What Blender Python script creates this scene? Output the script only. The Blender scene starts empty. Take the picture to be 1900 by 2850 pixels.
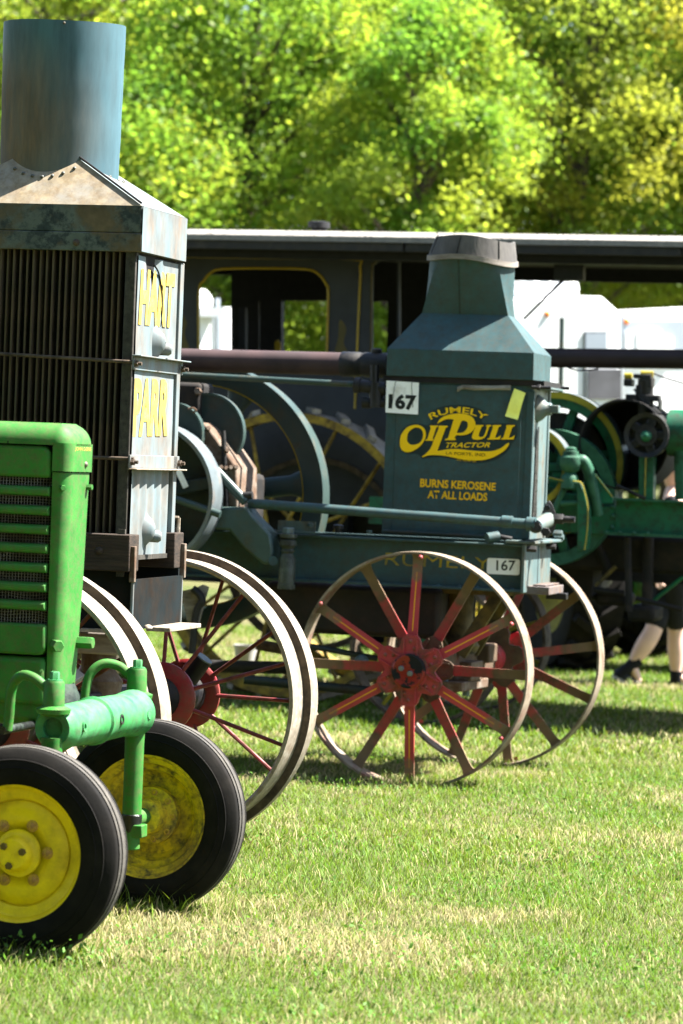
import bpy, math, random
import numpy as np
from mathutils import Vector, Matrix, noise as mnoise

random.seed(7)
rng = np.random.default_rng(11)
R = math.radians
SC = bpy.context.scene
COL = SC.collection

# ------------------------------------------------------------------ camera
CAM_H, F_PX, CX, CY = 1.65, 9090.0, 950.0, 1425.0
ROLL, TILT = R(2.25), math.atan(153.0 / 9090.0)
_fwd = Vector((0, math.cos(TILT), -math.sin(TILT)))
_up0 = Vector((0, math.sin(TILT), math.cos(TILT)))
_r0 = Vector((1, 0, 0))
_right = _r0 * math.cos(ROLL) + _up0 * math.sin(ROLL)
_up = _up0 * math.cos(ROLL) - _r0 * math.sin(ROLL)
EYE = Vector((0, 0, CAM_H))
cam_data = bpy.data.cameras.new('camera')
cam = bpy.data.objects.new('camera', cam_data)
COL.objects.link(cam)
cam.matrix_world = Matrix((
    (_right.x, _up.x, -_fwd.x, EYE.x), (_right.y, _up.y, -_fwd.y, EYE.y),
    (_right.z, _up.z, -_fwd.z, EYE.z), (0, 0, 0, 1)))
cam_data.sensor_fit = 'HORIZONTAL'
cam_data.sensor_width = 24.0
cam_data.lens = F_PX / 1900.0 * 24.0
cam_data.clip_start = 0.5
cam_data.clip_end = 600
cam_data.dof.use_dof = True
cam_data.dof.focus_distance = 12.7
cam_data.dof.aperture_fstop = 4.2
SC.camera = cam

# ------------------------------------------------------------------ light
SUN_AZ, SUN_EL = R(7.0), R(56.0)       # azimuth from +X towards +Y
sun_dir = Vector((math.cos(SUN_EL) * math.cos(SUN_AZ), math.cos(SUN_EL) * math.sin(SUN_AZ), math.sin(SUN_EL)))
w = bpy.data.worlds.new('World'); SC.world = w; w.use_nodes = True
nt = w.node_tree
bg = nt.nodes['Background']
sky = nt.nodes.new('ShaderNodeTexSky'); sky.sky_type = 'NISHITA'; sky.sun_disc = False
sky.sun_elevation = SUN_EL
sky.sun_rotation = math.pi / 2 - SUN_AZ
nt.links.new(sky.outputs[0], bg.inputs[0]); bg.inputs[1].default_value = 0.05
sl = bpy.data.lights.new('sun', 'SUN'); sl.energy = 5.0; sl.angle = R(0.53); sl.color = (1.0, 0.955, 0.88)
so = bpy.data.objects.new('sun', sl); COL.objects.link(so)
so.rotation_euler = (-sun_dir).to_track_quat('-Z', 'Y').to_euler()
vs = SC.view_settings
vs.view_transform = 'Standard'; vs.look = 'None'; vs.gamma = 1.0; vs.exposure = 2.75; vs.use_curve_mapping = False
SC.cycles.max_bounces = 7; SC.cycles.diffuse_bounces = 3; SC.cycles.glossy_bounces = 3
SC.cycles.transmission_bounces = 4; SC.cycles.transparent_max_bounces = 6
SC.cycles.caustics_reflective = False; SC.cycles.caustics_refractive = False
SC.cycles.use_denoising = True

# ------------------------------------------------------------------ measuring helpers
def ray(p):
    return (_fwd + _right * ((p[0] - CX) / F_PX) + _up * ((CY - p[1]) / F_PX))
def at(p, depth):
    d = ray(p); return EYE + d * (depth / d.y)
def zoom(x0, y0, x1):
    k = (x1 - x0) / 1568.0
    return lambda x, y: (x0 + x * k, y0 + y * k)
za = zoom(0, 0, 640); zb = zoom(0, 640, 640); zc = zoom(0, 1140, 520); zd = zoom(0, 1820, 720)
ze = zoom(440, 620, 1100); zf = zoom(440, 1020, 1100); zg = zoom(1040, 620, 1620); zh = zoom(1040, 1040, 1620)
zi = zoom(800, 1480, 1740); zj = zoom(180, 1480, 920); zk = zoom(1400, 640, 1900); zl = zoom(1480, 1040, 1900)
zm = zoom(1480, 1480, 1900); zn = zoom(460, 1500, 860); zo = zoom(1140, 1640, 1520); zp = zoom(180, 1700, 520)
zq = zoom(460, 1080, 760); zr = zoom(1100, 1100, 1460); dd = zoom(0, 0, 1900)

class Frame:
    """a machine's own frame: u forward, v away from the road side, w up"""
    def __init__(s, O, deg):
        s.O = Vector((O[0], O[1], 0)); s.th = R(deg)
        s.F = Vector((math.cos(s.th), -math.sin(s.th), 0)); s.A = Vector((math.sin(s.th), math.cos(s.th), 0))
    def s(s, p, v):                       # on the plane v = const  -> (u, w)
        d = ray(p); t = (v - (EYE - s.O).dot(s.A)) / d.dot(s.A)
        P = EYE + d * t; return (P - s.O).dot(s.F), P.z
    def p(s, p, v):
        u, w = s.s(p, v); return Vector((u, v, w))
    def f(s, p, u):                       # on the plane u = const -> (v, w)
        d = ray(p); t = (u - (EYE - s.O).dot(s.F)) / d.dot(s.F)
        P = EYE + d * t; return (P - s.O).dot(s.A), P.z
    def loc(s, P):
        P = Vector((P[0], P[1], P[2] if len(P) > 2 else 0)); q = P - s.O
        return Vector((q.dot(s.F), q.dot(s.A), P.z))

# ------------------------------------------------------------------ mesh helpers
class MB:
    def __init__(s): s.v = []; s.f = []
    def add(s, vs, fs):
        n = len(s.v); s.v += [tuple(x) for x in vs]; s.f += [tuple(i + n for i in f) for f in fs]; return s
    def box(s, x0, x1, y0, y1, z0, z1, M=None):
        vs = [Vector((x, y, z)) for z in (z0, z1) for y in (y0, y1) for x in (x0, x1)]
        if M is not None: vs = [M @ q for q in vs]
        return s.add(vs, [(0, 2, 3, 1), (4, 5, 7, 6), (0, 1, 5, 4), (2, 6, 7, 3), (0, 4, 6, 2), (1, 3, 7, 5)])
    def lathe(s, prof, o, ax, n=24, closed=False, caps=False, sx=1.0, a0=0.0, a1=None):
        """prof: (radius, along) pairs"""
        o = Vector(o); ax = Vector(ax).normalized()
        t = Vector((0, 0, 1)) if abs(ax.z) < .9 else Vector((1, 0, 0))
        e1 = ax.cross(t).normalized(); e2 = ax.cross(e1)
        full = a1 is None
        m = n if full else n + 1
        vs = []
        for r, a in prof:
            for k in range(m):
                g = 2 * math.pi * k / n if full else a0 + (a1 - a0) * k / n
                vs.append(o + ax * a + e1 * (r * math.cos(g) * sx) + e2 * (r * math.sin(g)))
        fs = []; L = len(prof)
        for i in range(L if closed else L - 1):
            j = (i + 1) % L
            for k in range(n):
                k2 = (k + 1) % m
                fs.append((i * m + k, i * m + k2, j * m + k2, j * m + k))
        if caps:
            fs.append(tuple(range(m - 1, -1, -1))); fs.append(tuple((L - 1) * m + k for k in range(m)))
        return s.add(vs, fs)
    def cyl(s, p0, p1, r0, r1=None, n=16):
        p0 = Vector(p0); p1 = Vector(p1); r1 = r0 if r1 is None else r1
        return s.lathe([(r0, 0), (r1, (p1 - p0).length)], p0, p1 - p0, n, caps=True)
    def hexa(s, c, ax, r, h):
        ax = Vector(ax).normalized(); c = Vector(c)
        return s.lathe([(r, 0), (r, h * .85), (r * .85, h)], c, ax, 6, caps=True)
    def dome(s, c, ax, r, h=None, n=10):
        h = r * .6 if h is None else h
        return s.lathe([(r, 0), (r * .87, h * .5), (r * .5, h * .87), (r * .08, h)], c, ax, n, caps=True)
    def pipe(s, pts, r, n=10, sub=6):
        P = [Vector(q) for q in pts]
        if len(P) > 2 and sub > 1:
            out = []
            for i in range(len(P) - 1):
                a = P[max(i - 1, 0)]; b = P[i]; c = P[i + 1]; d = P[min(i + 2, len(P) - 1)]
                for k in range(sub):
                    t = k / sub
                    out.append(.5 * ((2 * b) + (c - a) * t + (2 * a - 5 * b + 4 * c - d) * t * t + (3 * b - a - 3 * c + d) * t ** 3))
            out.append(P[-1]); P = out
        rr = r if callable(r) else (lambda t: r)
        vs = []; prev = None
        for i, q in enumerate(P):
            tg = (P[min(i + 1, len(P) - 1)] - P[max(i - 1, 0)]).normalized()
            if prev is None:
                e1 = tg.cross(Vector((0, 0, 1)) if abs(tg.z) < .9 else Vector((1, 0, 0))).normalized()
            else:
                e1 = (prev - tg * prev.dot(tg)).normalized()
            prev = e1; e2 = tg.cross(e1); ri = rr(i / (len(P) - 1))
            for k in range(n):
                g = 2 * math.pi * k / n; vs.append(q + e1 * ri * math.cos(g) + e2 * ri * math.sin(g))
        fs = [(i * n + k, i * n + (k + 1) % n, (i + 1) * n + (k + 1) % n, (i + 1) * n + k) for i in range(len(P) - 1) for k in range(n)]
        fs.append(tuple(range(n - 1, -1, -1))); fs.append(tuple((len(P) - 1) * n + k for k in range(n)))
        return s.add(vs, fs)
    def prism(s, pts, y0, y1):            # outline in (x, z), extruded along y
        n = len(pts)
        vs = [(x, y0, z) for x, z in pts] + [(x, y1, z) for x, z in pts]
        return s.add(vs, [tuple(range(n)), tuple(range(2 * n - 1, n - 1, -1))] + [(i, n + i, n + (i + 1) % n, (i + 1) % n) for i in range(n)])
    def prismx(s, pts, x0, x1):           # outline in (y, z), extruded along x
        n = len(pts)
        vs = [(x0, y, z) for y, z in pts] + [(x1, y, z) for y, z in pts]
        return s.add(vs, [tuple(range(n - 1, -1, -1)), tuple(range(n, 2 * n))] + [((i + 1) % n, n + (i + 1) % n, n + i, i) for i in range(n)])
    def loft(s, rings, caps=True):
        n = len(rings[0]); vs = [q for r_ in rings for q in r_]
        fs = [(i * n + k, i * n + (k + 1) % n, (i + 1) * n + (k + 1) % n, (i + 1) * n + k) for i in range(len(rings) - 1) for k in range(n)]
        if caps:
            fs.append(tuple(range(n - 1, -1, -1))); fs.append(tuple((len(rings) - 1) * n + k for k in range(n)))
        return s.add(vs, fs)
    def quad(s, a, b, c, d): return s.add([a, b, c, d], [(0, 1, 2, 3)])
    def mesh(s, name, mt=None, smooth=38):
        m = bpy.data.meshes.new(name); m.from_pydata(s.v, [], s.f); m.validate()
        import bmesh
        b = bmesh.new(); b.from_mesh(m); bmesh.ops.recalc_face_normals(b, faces=b.faces); b.to_mesh(m); b.free()
        if smooth:
            m.polygons.foreach_set('use_smooth', [True] * len(m.polygons)); m.set_sharp_from_angle(angle=R(smooth))
        if mt is not None: m.materials.append(mt)
        return m
    def build(s, name, mt, parent=None, M=None, bevel=0.0, smooth=38):
        return put(name, s.mesh(name, mt, smooth), parent, M, bevel)

def put(name, mesh, parent=None, M=None, bevel=0.0):
    o = bpy.data.objects.new(name, mesh); COL.objects.link(o)
    if parent is not None: o.parent = parent
    if M is not None: o.matrix_local = M
    if bevel:
        b = o.modifiers.new('bevel', 'BEVEL'); b.width = bevel; b.segments = 2; b.limit_method = 'ANGLE'; b.angle_limit = R(40)
        b.harden_normals = False
    return o
def root(name, fr, label, cat, group=None, z=0.0):
    o = bpy.data.objects.new(name, None); COL.objects.link(o); o.empty_display_size = .2
    o.location = (fr.O.x, fr.O.y, z); o.rotation_euler = (0, 0, -fr.th)
    return tag(o, label, cat, group)
def tag(o, label=None, cat=None, group=None, kind=None):
    if label: o['label'] = label
    if cat: o['category'] = cat
    if group: o['group'] = group
    if kind: o['kind'] = kind
    return o
def T(x, y, z): return Matrix.Translation((x, y, z))
def RY(a): return Matrix.Rotation(a, 4, 'Y')
def RZ(a): return Matrix.Rotation(a, 4, 'Z')
def RX(a): return Matrix.Rotation(a, 4, 'X')

# ------------------------------------------------------------------ lettering helpers
def text_mesh(body, bold=0.0, shear=0.0):
    c = bpy.data.curves.new('txt', 'FONT'); c.body = body; c.size = 1; c.offset = bold; c.shear = shear; c.resolution_u = 4
    o = bpy.data.objects.new('txt', c); COL.objects.link(o)
    dg = bpy.context.evaluated_depsgraph_get()
    m = bpy.data.meshes.new_from_object(o.evaluated_get(dg))
    bpy.data.objects.remove(o); bpy.data.curves.remove(c)
    n = len(m.vertices); co = np.empty(n * 3); m.vertices.foreach_get('co', co); co = co.reshape(-1, 3)
    lo = co.min(0); hi = co.max(0)
    uv = (co[:, :2] - lo[:2]) / np.maximum(hi[:2] - lo[:2], 1e-6)
    return m, uv
def letter_on(body, fn, name, mt, parent, bold=0.02, shear=0.0):
    """fn maps (s, t) in the unit square to a local point; a few tenths of a mm proud"""
    m, uv = text_mesh(body, bold, shear)
    for i, vtx in enumerate(m.vertices): vtx.co = fn(float(uv[i, 0]), float(uv[i, 1]))
    m.materials.clear(); m.materials.append(mt); m.name = name; m.update()
    return put(name, m, parent)
def quadmap(TL, TR, BR, BL):
    TL, TR, BR, BL = map(Vector, (TL, TR, BR, BL))
    return lambda s_, t_: (BL * (1 - s_) + BR * s_) * (1 - t_) + (TL * (1 - s_) + TR * s_) * t_
def flat_shape(loops, fn, name, mt, parent, smooth_n=3):
    """filled outline with holes; loops of measured points, rounded, mapped by fn"""
    c = bpy.data.curves.new('shp', 'CURVE'); c.dimensions = '2D'; c.fill_mode = 'BOTH'
    for L in loops:
        pts = []
        n = len(L)
        for i in range(n):
            a, b, c_, d = (np.array(L[(i + k) % n][:2], float) for k in (-1, 0, 1, 2))
            sharp0 = len(L[i]) > 2; sharp1 = len(L[(i + 1) % n]) > 2
            m0 = (c_ - a) * .5 * (0 if sharp0 else 1) + (c_ - b) * (1 if sharp0 else 0)
            m1 = (d - b) * .5 * (0 if sharp1 else 1) + (c_ - b) * (1 if sharp1 else 0)
            for k in range(smooth_n):
                t = k / smooth_n
                pts.append((2 * t ** 3 - 3 * t ** 2 + 1) * b + (t ** 3 - 2 * t ** 2 + t) * m0 + (-2 * t ** 3 + 3 * t ** 2) * c_ + (t ** 3 - t ** 2) * m1)
        sp = c.splines.new('POLY'); sp.points.add(len(pts) - 1)
        for q, p_ in zip(sp.points, pts): q.co = (p_[0] * .01, -p_[1] * .01, 0, 1)
        sp.use_cyclic_u = True
    o = bpy.data.objects.new('shp', c); COL.objects.link(o)
    m = bpy.data.meshes.new_from_object(o.evaluated_get(bpy.context.evaluated_depsgraph_get()))
    bpy.data.objects.remove(o); bpy.data.curves.remove(c)
    for vtx in m.vertices: vtx.co = fn(vtx.co.x * 100, -vtx.co.y * 100)
    m.materials.clear(); m.materials.append(mt); m.update()
    return put(name, m, parent)

# ------------------------------------------------------------------ materials
MATS = {}
ALB = .54            # overall reflectance of weathered outdoor paint and iron
def mat(name, base, rough=.5, metal=0.0, spec=.32, var=.18, vscale=5.0, dirt=None, amt=.3, dscale=7.0, soft=.12,
        dirt2=None, amt2=.3, dscale2=20.0, bump=.0, bscale=60.0, stretch=(1, 1, 1), coat=0.0, spot=None):
    if name in MATS: return MATS[name]
    if max(base) < .7:
        base, dirt, dirt2 = [None if c is None else tuple(x * ALB for x in c) for c in (base, dirt, dirt2)]
    m = bpy.data.materials.new(name); m.use_nodes = True; MATS[name] = m
    t = m.node_tree; N = t.nodes; L = t.links; b = N['Principled BSDF']
    tc = N.new('ShaderNodeTexCoord'); mp = N.new('ShaderNodeMapping'); mp.inputs['Scale'].default_value = stretch
    L.new(tc.outputs['Object'], mp.inputs[0])
    def nz(scale, detail=5, rough_=.6, src=mp.outputs[0]):
        n = N.new('ShaderNodeTexNoise'); n.inputs['Scale'].default_value = scale; n.inputs['Detail'].default_value = detail
        n.inputs['Roughness'].default_value = rough_; L.new(src, n.inputs['Vector']); return n.outputs['Fac']
    def mix(fac, a, c):
        x = N.new('ShaderNodeMix'); x.data_type = 'RGBA'
        for sock, val in ((x.inputs[0], fac), (x.inputs[6], a), (x.inputs[7], c)):
            if hasattr(val, 'is_linked'): L.new(val, sock)
            elif isinstance(val, (int, float)): sock.default_value = val
            else: sock.default_value = (*val, 1)
        return x.outputs[2]
    def ramp(src, lo, hi, a=0., c=1.):
        x = N.new('ShaderNodeMapRange'); x.clamp = True
        for i, val in ((1, lo), (2, hi), (3, a), (4, c)): x.inputs[i].default_value = val
        L.new(src, x.inputs[0]); return x.outputs[0]
    col = mix(ramp(nz(vscale), .3, .7), tuple(c * (1 - var) for c in base), tuple(min(1, c * (1 + var)) for c in base))
    rg = ramp(nz(vscale * 3.1), .3, .7, max(.02, rough - .08), min(1, rough + .1))
    mfac = None
    for dc, am, ds in ((dirt, amt, dscale), (dirt2, amt2, dscale2)):
        if dc is None: continue
        th = .72 - am * .5
        mk = ramp(nz(ds, 8, .68), th - soft, th + soft)
        if spot and dc is dirt:           # the stain has its own place on the thing
            sb = N.new('ShaderNodeVectorMath'); sb.operation = 'DISTANCE'; L.new(tc.outputs['Object'], sb.inputs[0]); sb.inputs[1].default_value = spot[0]
            ml = N.new('ShaderNodeMath'); ml.operation = 'MULTIPLY'; L.new(mk, ml.inputs[0]); L.new(ramp(sb.outputs['Value'], spot[1] * .35, spot[1], 1., 0.), ml.inputs[1]); mk = ml.outputs[0]
        dcol = mix(ramp(nz(ds * 3), .3, .7), tuple(c * .6 for c in dc), tuple(min(1, c * 1.3) for c in dc))
        col = mix(mk, col, dcol)
        x = N.new('ShaderNodeMix'); x.data_type = 'FLOAT'; L.new(mk, x.inputs[0]); L.new(rg, x.inputs[2]); x.inputs[3].default_value = .85; rg = x.outputs[0]
    L.new(col, b.inputs['Base Color']); L.new(rg, b.inputs['Roughness'])
    b.inputs['Metallic'].default_value = metal; b.inputs['Specular IOR Level'].default_value = spec
    if coat: b.inputs['Coat Weight'].default_value = coat; b.inputs['Coat Roughness'].default_value = .15
    if bump:
        bp = N.new('ShaderNodeBump'); bp.inputs['Strength'].default_value = bump; bp.inputs['Distance'].default_value = .004
        L.new(nz(bscale, 4), bp.inputs['Height']); L.new(bp.outputs[0], b.inputs['Normal'])
    return m
RUST = (.17, .085, .04); DUST = (.36, .29, .2); MUD = (.19, .13, .075); GREASE = (.012, .011, .01)
M_jd = mat('green_enamel', (.012, .26, .028), .24, spec=.3, var=.16, vscale=3, dirt=(.06, .31, .04), amt=.45, dscale=3.5, soft=.25,
           dirt2=(.17, .10, .06), amt2=.15, dscale2=42, bump=.16, bscale=38)
M_jdaxle = mat('green_enamel_faded', (.035, .36, .085), .3, spec=.3, var=.25, vscale=7, dirt=(.10, .42, .16), amt=.45, dscale=9, soft=.2,
               dirt2=(.10, .08, .05), amt2=.1, dscale2=30, bump=.2, bscale=40, coat=.1)
M_jdgrease = mat('greasy_black_casting', (.02, .022, .022), .3, var=.4, vscale=14, dirt=(.05, .09, .06), amt=.3, bump=.4, bscale=50)
M_rubber = mat('tyre_rubber', (.010, .0095, .009), .78, spec=.1, var=.25, vscale=8, dirt=(.03, .026, .022), amt=.3, dscale=6, soft=.2, bump=.12, bscale=90)
M_tread = mat('worn_tread_rubber', (.075, .07, .066), .75, var=.25, vscale=10, dirt=(.15, .135, .11), amt=.4, dscale=12, soft=.2, bump=.3, bscale=140)
M_yrim = mat('yellow_enamel', (.82, .60, .006), .35, var=.1, vscale=4, dirt=(.42, .27, .015), amt=.22, dscale=9, soft=.2, bump=.08, bscale=40)
M_yrimworn = mat('yellow_enamel_flaking', (.76, .54, .008), .5, var=.15, vscale=5, dirt=(.40, .26, .03), amt=.36, dscale=5, soft=.12,
                 dirt2=(.06, .05, .03), amt2=.3, dscale2=26, bump=.15, bscale=50)
M_yrust = mat('rusty_bolt_metal', (.71, .45, .03), .6, dirt=(.3, .16, .05), amt=.5, dscale=30, bump=.2)
M_wire = mat('galvanised_wire', (.36, .35, .32), .45, metal=.6, var=.3, vscale=20, dirt=RUST, amt=.3)
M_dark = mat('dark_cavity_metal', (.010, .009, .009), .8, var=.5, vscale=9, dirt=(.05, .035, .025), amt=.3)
# steel tower, blue grey
M_hp = mat('blue_grey_sheet', (.215, .295, .325), .42, metal=.0, var=.2, vscale=4, dirt=(.22, .32, .36), amt=.4, dscale=5, soft=.25,
           dirt2=(.26, .16, .09), amt2=.26, dscale2=9, bump=.12, bscale=18, stretch=(1, 1, .45))
M_hpchim_ = lambda sp: mat('rust_stained_blue_sheet', (.10, .225, .28), .36, var=.25, vscale=5, dirt=(.33, .20, .10), amt=1.15, dscale=6, soft=.3,
               dirt2=(.06, .12, .145), amt2=.36, dscale2=8, bump=.12, bscale=14, stretch=(1.2, 1.2, .22), spot=sp)
M_hprust = mat('rust_blotched_sheet', (.50, .47, .41), .5, metal=.2, var=.2, vscale=6, dirt=(.46, .36, .22), amt=.55, dscale=9, soft=.2,
               dirt2=(.30, .20, .11), amt2=.16, dscale2=26, bump=.1, bscale=20)
M_hpband = mat('spotted_rusty_band', (.15, .175, .17), .55, metal=.2, var=.25, vscale=7, dirt=(.055, .075, .08), amt=.42, dscale=15, soft=.06,
               dirt2=(.2, .15, .09), amt2=.42, dscale2=5, bump=.12, bscale=25)
M_hpfin = mat('tarnished_cooling_fin', (.10, .085, .06), .55, metal=.3, var=.35, vscale=12, dirt=(.2, .13, .07), amt=.45, dscale=10, stretch=(1, 1, .25))
M_hppost = mat('brown_corner_iron', (.085, .075, .06), .65, var=.3, vscale=9, dirt=(.04, .035, .03), amt=.4, dscale=40)
M_hpframe = mat('shaded_blue_frame_paint', (.014, .02, .022), .9, spec=.06, var=.3, vscale=6, dirt=(.03, .02, .013), amt=.3, dscale=5, bump=.15)  # blue paint darkened in place of the tower's shadow on the frame front
M_wood = mat('weathered_oak_beam', (.06, .038, .024), .75, var=.45, vscale=9, stretch=(.6, 3, 9), dirt=(.025, .018, .012), amt=.4, dscale=6, bump=.6, bscale=30)
M_steel = mat('dusty_bare_steel', (.39, .33, .255), .5, metal=.1, var=.18, vscale=9, dirt=(.30, .2, .12), amt=.22, dscale=13,
              dirt2=(.62, .55, .45), amt2=.3, dscale2=22, bump=.25, bscale=60)
M_rimside = mat('brown_rim_side', (.15, .105, .07), .7, var=.3, vscale=10, dirt=(.05, .035, .025), amt=.35, dscale=18, bump=.3)
M_redsp = mat('dull_red_spoke_paint', (.33, .045, .05), .45, var=.25, vscale=8, dirt=(.13, .05, .03), amt=.35, dscale=14, bump=.15)
M_red = mat('red_enamel', (.42, .04, .045), .35, var=.2, vscale=6, dirt=MUD, amt=.25, dscale=9, bump=.12)
M_black = mat('black_iron', (.010, .010, .012), .45, var=.4, vscale=9, dirt=(.05, .045, .04), amt=.3, bump=.2)
M_ylet = mat('faded_yellow_lettering', (.66, .49, .09), .55, var=.12, vscale=14, dirt=(.45, .42, .25), amt=.15, dscale=25)
M_gap = mat('black_gap', (.008, .008, .008), .9)
# dark teal tractor
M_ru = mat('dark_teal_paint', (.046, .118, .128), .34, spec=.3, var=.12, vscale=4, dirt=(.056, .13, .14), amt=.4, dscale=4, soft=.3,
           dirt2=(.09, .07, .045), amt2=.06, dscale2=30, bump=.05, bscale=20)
M_rutop = mat('sunlit_top_teal_paint', (.16, .235, .24), .45, spec=.35, var=.12, vscale=4, dirt=(.2, .27, .27), amt=.35, dscale=5, soft=.3, bump=.05, bscale=20)  # unused lighter teal with the sun on sloping tops painted in
M_rulit = mat('sunlit_worn_teal_paint', (.14, .215, .22), .45, var=.14, vscale=6, dirt=(.25, .18, .10), amt=.2, dscale=8, soft=.15,
              dirt2=(.08, .07, .06), amt2=.1, dscale2=16, bump=.1, bscale=25, stretch=(1, 1, .5))  # paler copy of the dark teal with sunlight painted in; rust streaks are wear
M_rudark = mat('dark_teal_machinery', (.03, .055, .055), .5, spec=.3, var=.25, vscale=8, dirt=(.06, .045, .03), amt=.3, dscale=8, bump=.15)
M_maroon = mat('maroon_heat_stained_pipe', (.11, .06, .058), .55, var=.2, vscale=7, dirt=(.05, .035, .04), amt=.4, dscale=4, soft=.25, bump=.08)
M_collar = mat('weathered_grey_wood_collar', (.10, .095, .095), .8, var=.35, vscale=10, dirt=(.2, .185, .165), amt=.35, dscale=7, soft=.2, bump=.5, bscale=40, stretch=(1, 1, .4))
M_gold = mat('gold_decal', (.88, .54, .006), .4, var=.05)
M_goldb = mat('orange_gold_lettering', (.85, .46, .008), .4, var=.05)
M_decal = mat('black_decal_shadow', (.008, .010, .010), .4, var=.1)
M_decalbg = mat('dark_decal_ground', (.03, .058, .062), .35, var=.1)
M_sign = mat('white_sign_board', (.86, .86, .86), .5, var=.05, dirt=(.5, .47, .42), amt=.15)
M_ink = mat('black_sign_ink', (.018, .022, .026), .5, var=.1)
M_tape = mat('yellow_tape', (.92, .92, .2), .3, var=.08, vscale=20)
M_tin = mat('grey_bent_tin', (.42, .40, .37), .5, var=.2, vscale=20, dirt=(.15, .12, .1), amt=.25)
M_tar = mat('black_oil_drip', (.012, .010, .010), .22, var=.5, vscale=30, dirt=(.10, .085, .07), amt=.3, dscale=40, bump=.7, bscale=90)
M_rustlit = mat('rusty_cast_iron', (.2, .135, .09), .65, var=.25, vscale=9, dirt=(.14, .075, .04), amt=.45, dscale=12, dirt2=(.32, .28, .23), amt2=.25, dscale2=15, bump=.3)
M_mudsp = mat('mud_caked_iron', (.13, .085, .05), .85, var=.3, vscale=14, dirt=(.2, .06, .045), amt=.2, dscale=11, bump=.6, bscale=70)
M_tank = mat('dark_brown_tank', (.012, .009, .008), .6, var=.3, vscale=5, dirt=(.05, .03, .02), amt=.3)
M_olive = mat('ochre_axle_paint', (.20, .14, .03), .6, var=.25, vscale=8, dirt=(.06, .05, .03), amt=.4, dscale=9)
M_fly = mat('flywheel_teal', (.055, .095, .088), .4, var=.15, vscale=6, dirt=(.12, .08, .035), amt=.2, dscale=6, bump=.1)
M_polish = mat('polished_rim_steel', (.24, .29, .31), .42, metal=.35, var=.15, vscale=9, dirt=(.3, .2, .13), amt=.15)
# background machines
M_cab = mat('slate_blue_cab_paint', (.055, .062, .085), .55, spec=.25, var=.12, vscale=2, dirt=(.055, .055, .06), amt=.35, dscale=3, soft=.3, bump=.04)
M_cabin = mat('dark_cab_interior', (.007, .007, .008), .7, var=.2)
M_stripe = mat('yellow_pinstripe', (.55, .36, .01), .45, var=.1)
M_roofe = mat('black_roof_edge', (.03, .03, .033), .6, var=.3, vscale=6, dirt=(.08, .07, .06), amt=.25)
M_rooft = mat('pale_gravel_roof', (.34, .32, .29), .9, var=.2, vscale=30, bump=.6, bscale=60)
M_gg = mat('deep_green_engine_paint', (.01, .18, .085), .38, var=.2, vscale=4, dirt=(.02, .08, .04), amt=.4, dscale=5, dirt2=(.06, .045, .03), amt2=.15, bump=.12)
M_gglt = mat('worn_green_casting', (.04, .19, .105), .5, var=.2, vscale=9, dirt=(.02, .09, .05), amt=.4, dscale=9, bump=.25)
M_yb = mat('yellow_wheel_band', (.52, .42, .03), .45, var=.15, vscale=8, dirt=(.2, .16, .04), amt=.2)
M_brown = mat('dark_brown_pipe', (.035, .02, .018), .6, var=.25, vscale=5)
M_camp = mat('white_camper_skin', (.74, .75, .76), .35, var=.03)
M_camps = mat('pale_blue_camper_panel', (.50, .57, .66), .35, var=.04)
M_glass = mat('dark_window_glass', (.03, .035, .04), .1, var=.1)
M_orange = mat('orange_marker_lens', (.8, .2, .02), .3)
M_skin = mat('skin', (.71, .46, .36), .55, var=.08, vscale=12)
M_cloth = mat('dark_cloth', (.012, .013, .017), .85, var=.3, vscale=20)
M_shoe = mat('black_shoe', (.02, .022, .03), .6, var=.2)
M_sole = mat('white_shoe_sole', (.6, .6, .6), .6, var=.1)
M_bucket = mat('white_plastic_bucket', (.66, .64, .6), .45, var=.06)
M_board = mat('bleached_board', (.42, .37, .32), .8, var=.2, vscale=8, stretch=(1, 1, 4), dirt=(.2, .16, .13), amt=.25, bump=.3)
# ================================================================== bright green tractor, front left
_a = at((66, 2366), 10.5); _b = at((424, 2256), 11.7)
JD = Frame(((_a.x + _b.x) / 2, (_a.y + _b.y) / 2), math.degrees(math.atan2(_b.x - _a.x, _b.y - _a.y)))
HALF = (_b - _a).length / 2
jd = root('row_crop_tractor', JD, 'bright green tractor with slatted nose and yellow wheels with rubber tyres', 'tractor')

HV = .12
def plan(u0, hv, rad, ins, wv, n=7):
    """half open outline of the hood seen from above, nose forward"""
    pts = [(-.60, -hv + ins), ]
    c = (u0 - rad, -hv + rad)
    rr = max(rad - ins, .004)
    for k in range(n + 1):
        g = -math.pi / 2 + (math.pi / 2) * k / n
        pts.append((c[0] + rr * math.cos(g), c[1] + rr * math.sin(g)))
    out = pts + [(x, -y) for x, y in reversed(pts)]
    return [Vector((x, y, wv)) for x, y in out]
W_TOP = JD.s(zc(300, 108), 0)[1]; W_CAP = JD.s(zc(560, 520), -.1)[1]
W_BOT = JD.s(zd(200, 262), -.12)[1]
U_OP = JD.s(zc(426, 900), -HV)[0]
U_N = U_OP + .056
# hood cap with rounded shoulders
mb = MB()
rings = []
RC = .075
for k in range(9):
    g = math.pi / 2 * k / 8
    rings.append(plan(U_N + .006, HV + .006, .058, RC * (1 - math.cos(g)), W_TOP - RC + RC * math.sin(g)))
w_arch = JD.s(zc(200, 268), -HV)[1]
lowring = plan(U_N + .006, HV + .006, .058, 0, w_arch)
mb.loft([lowring] + rings)
mb.build('hood', M_jd, jd, smooth=50)
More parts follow.
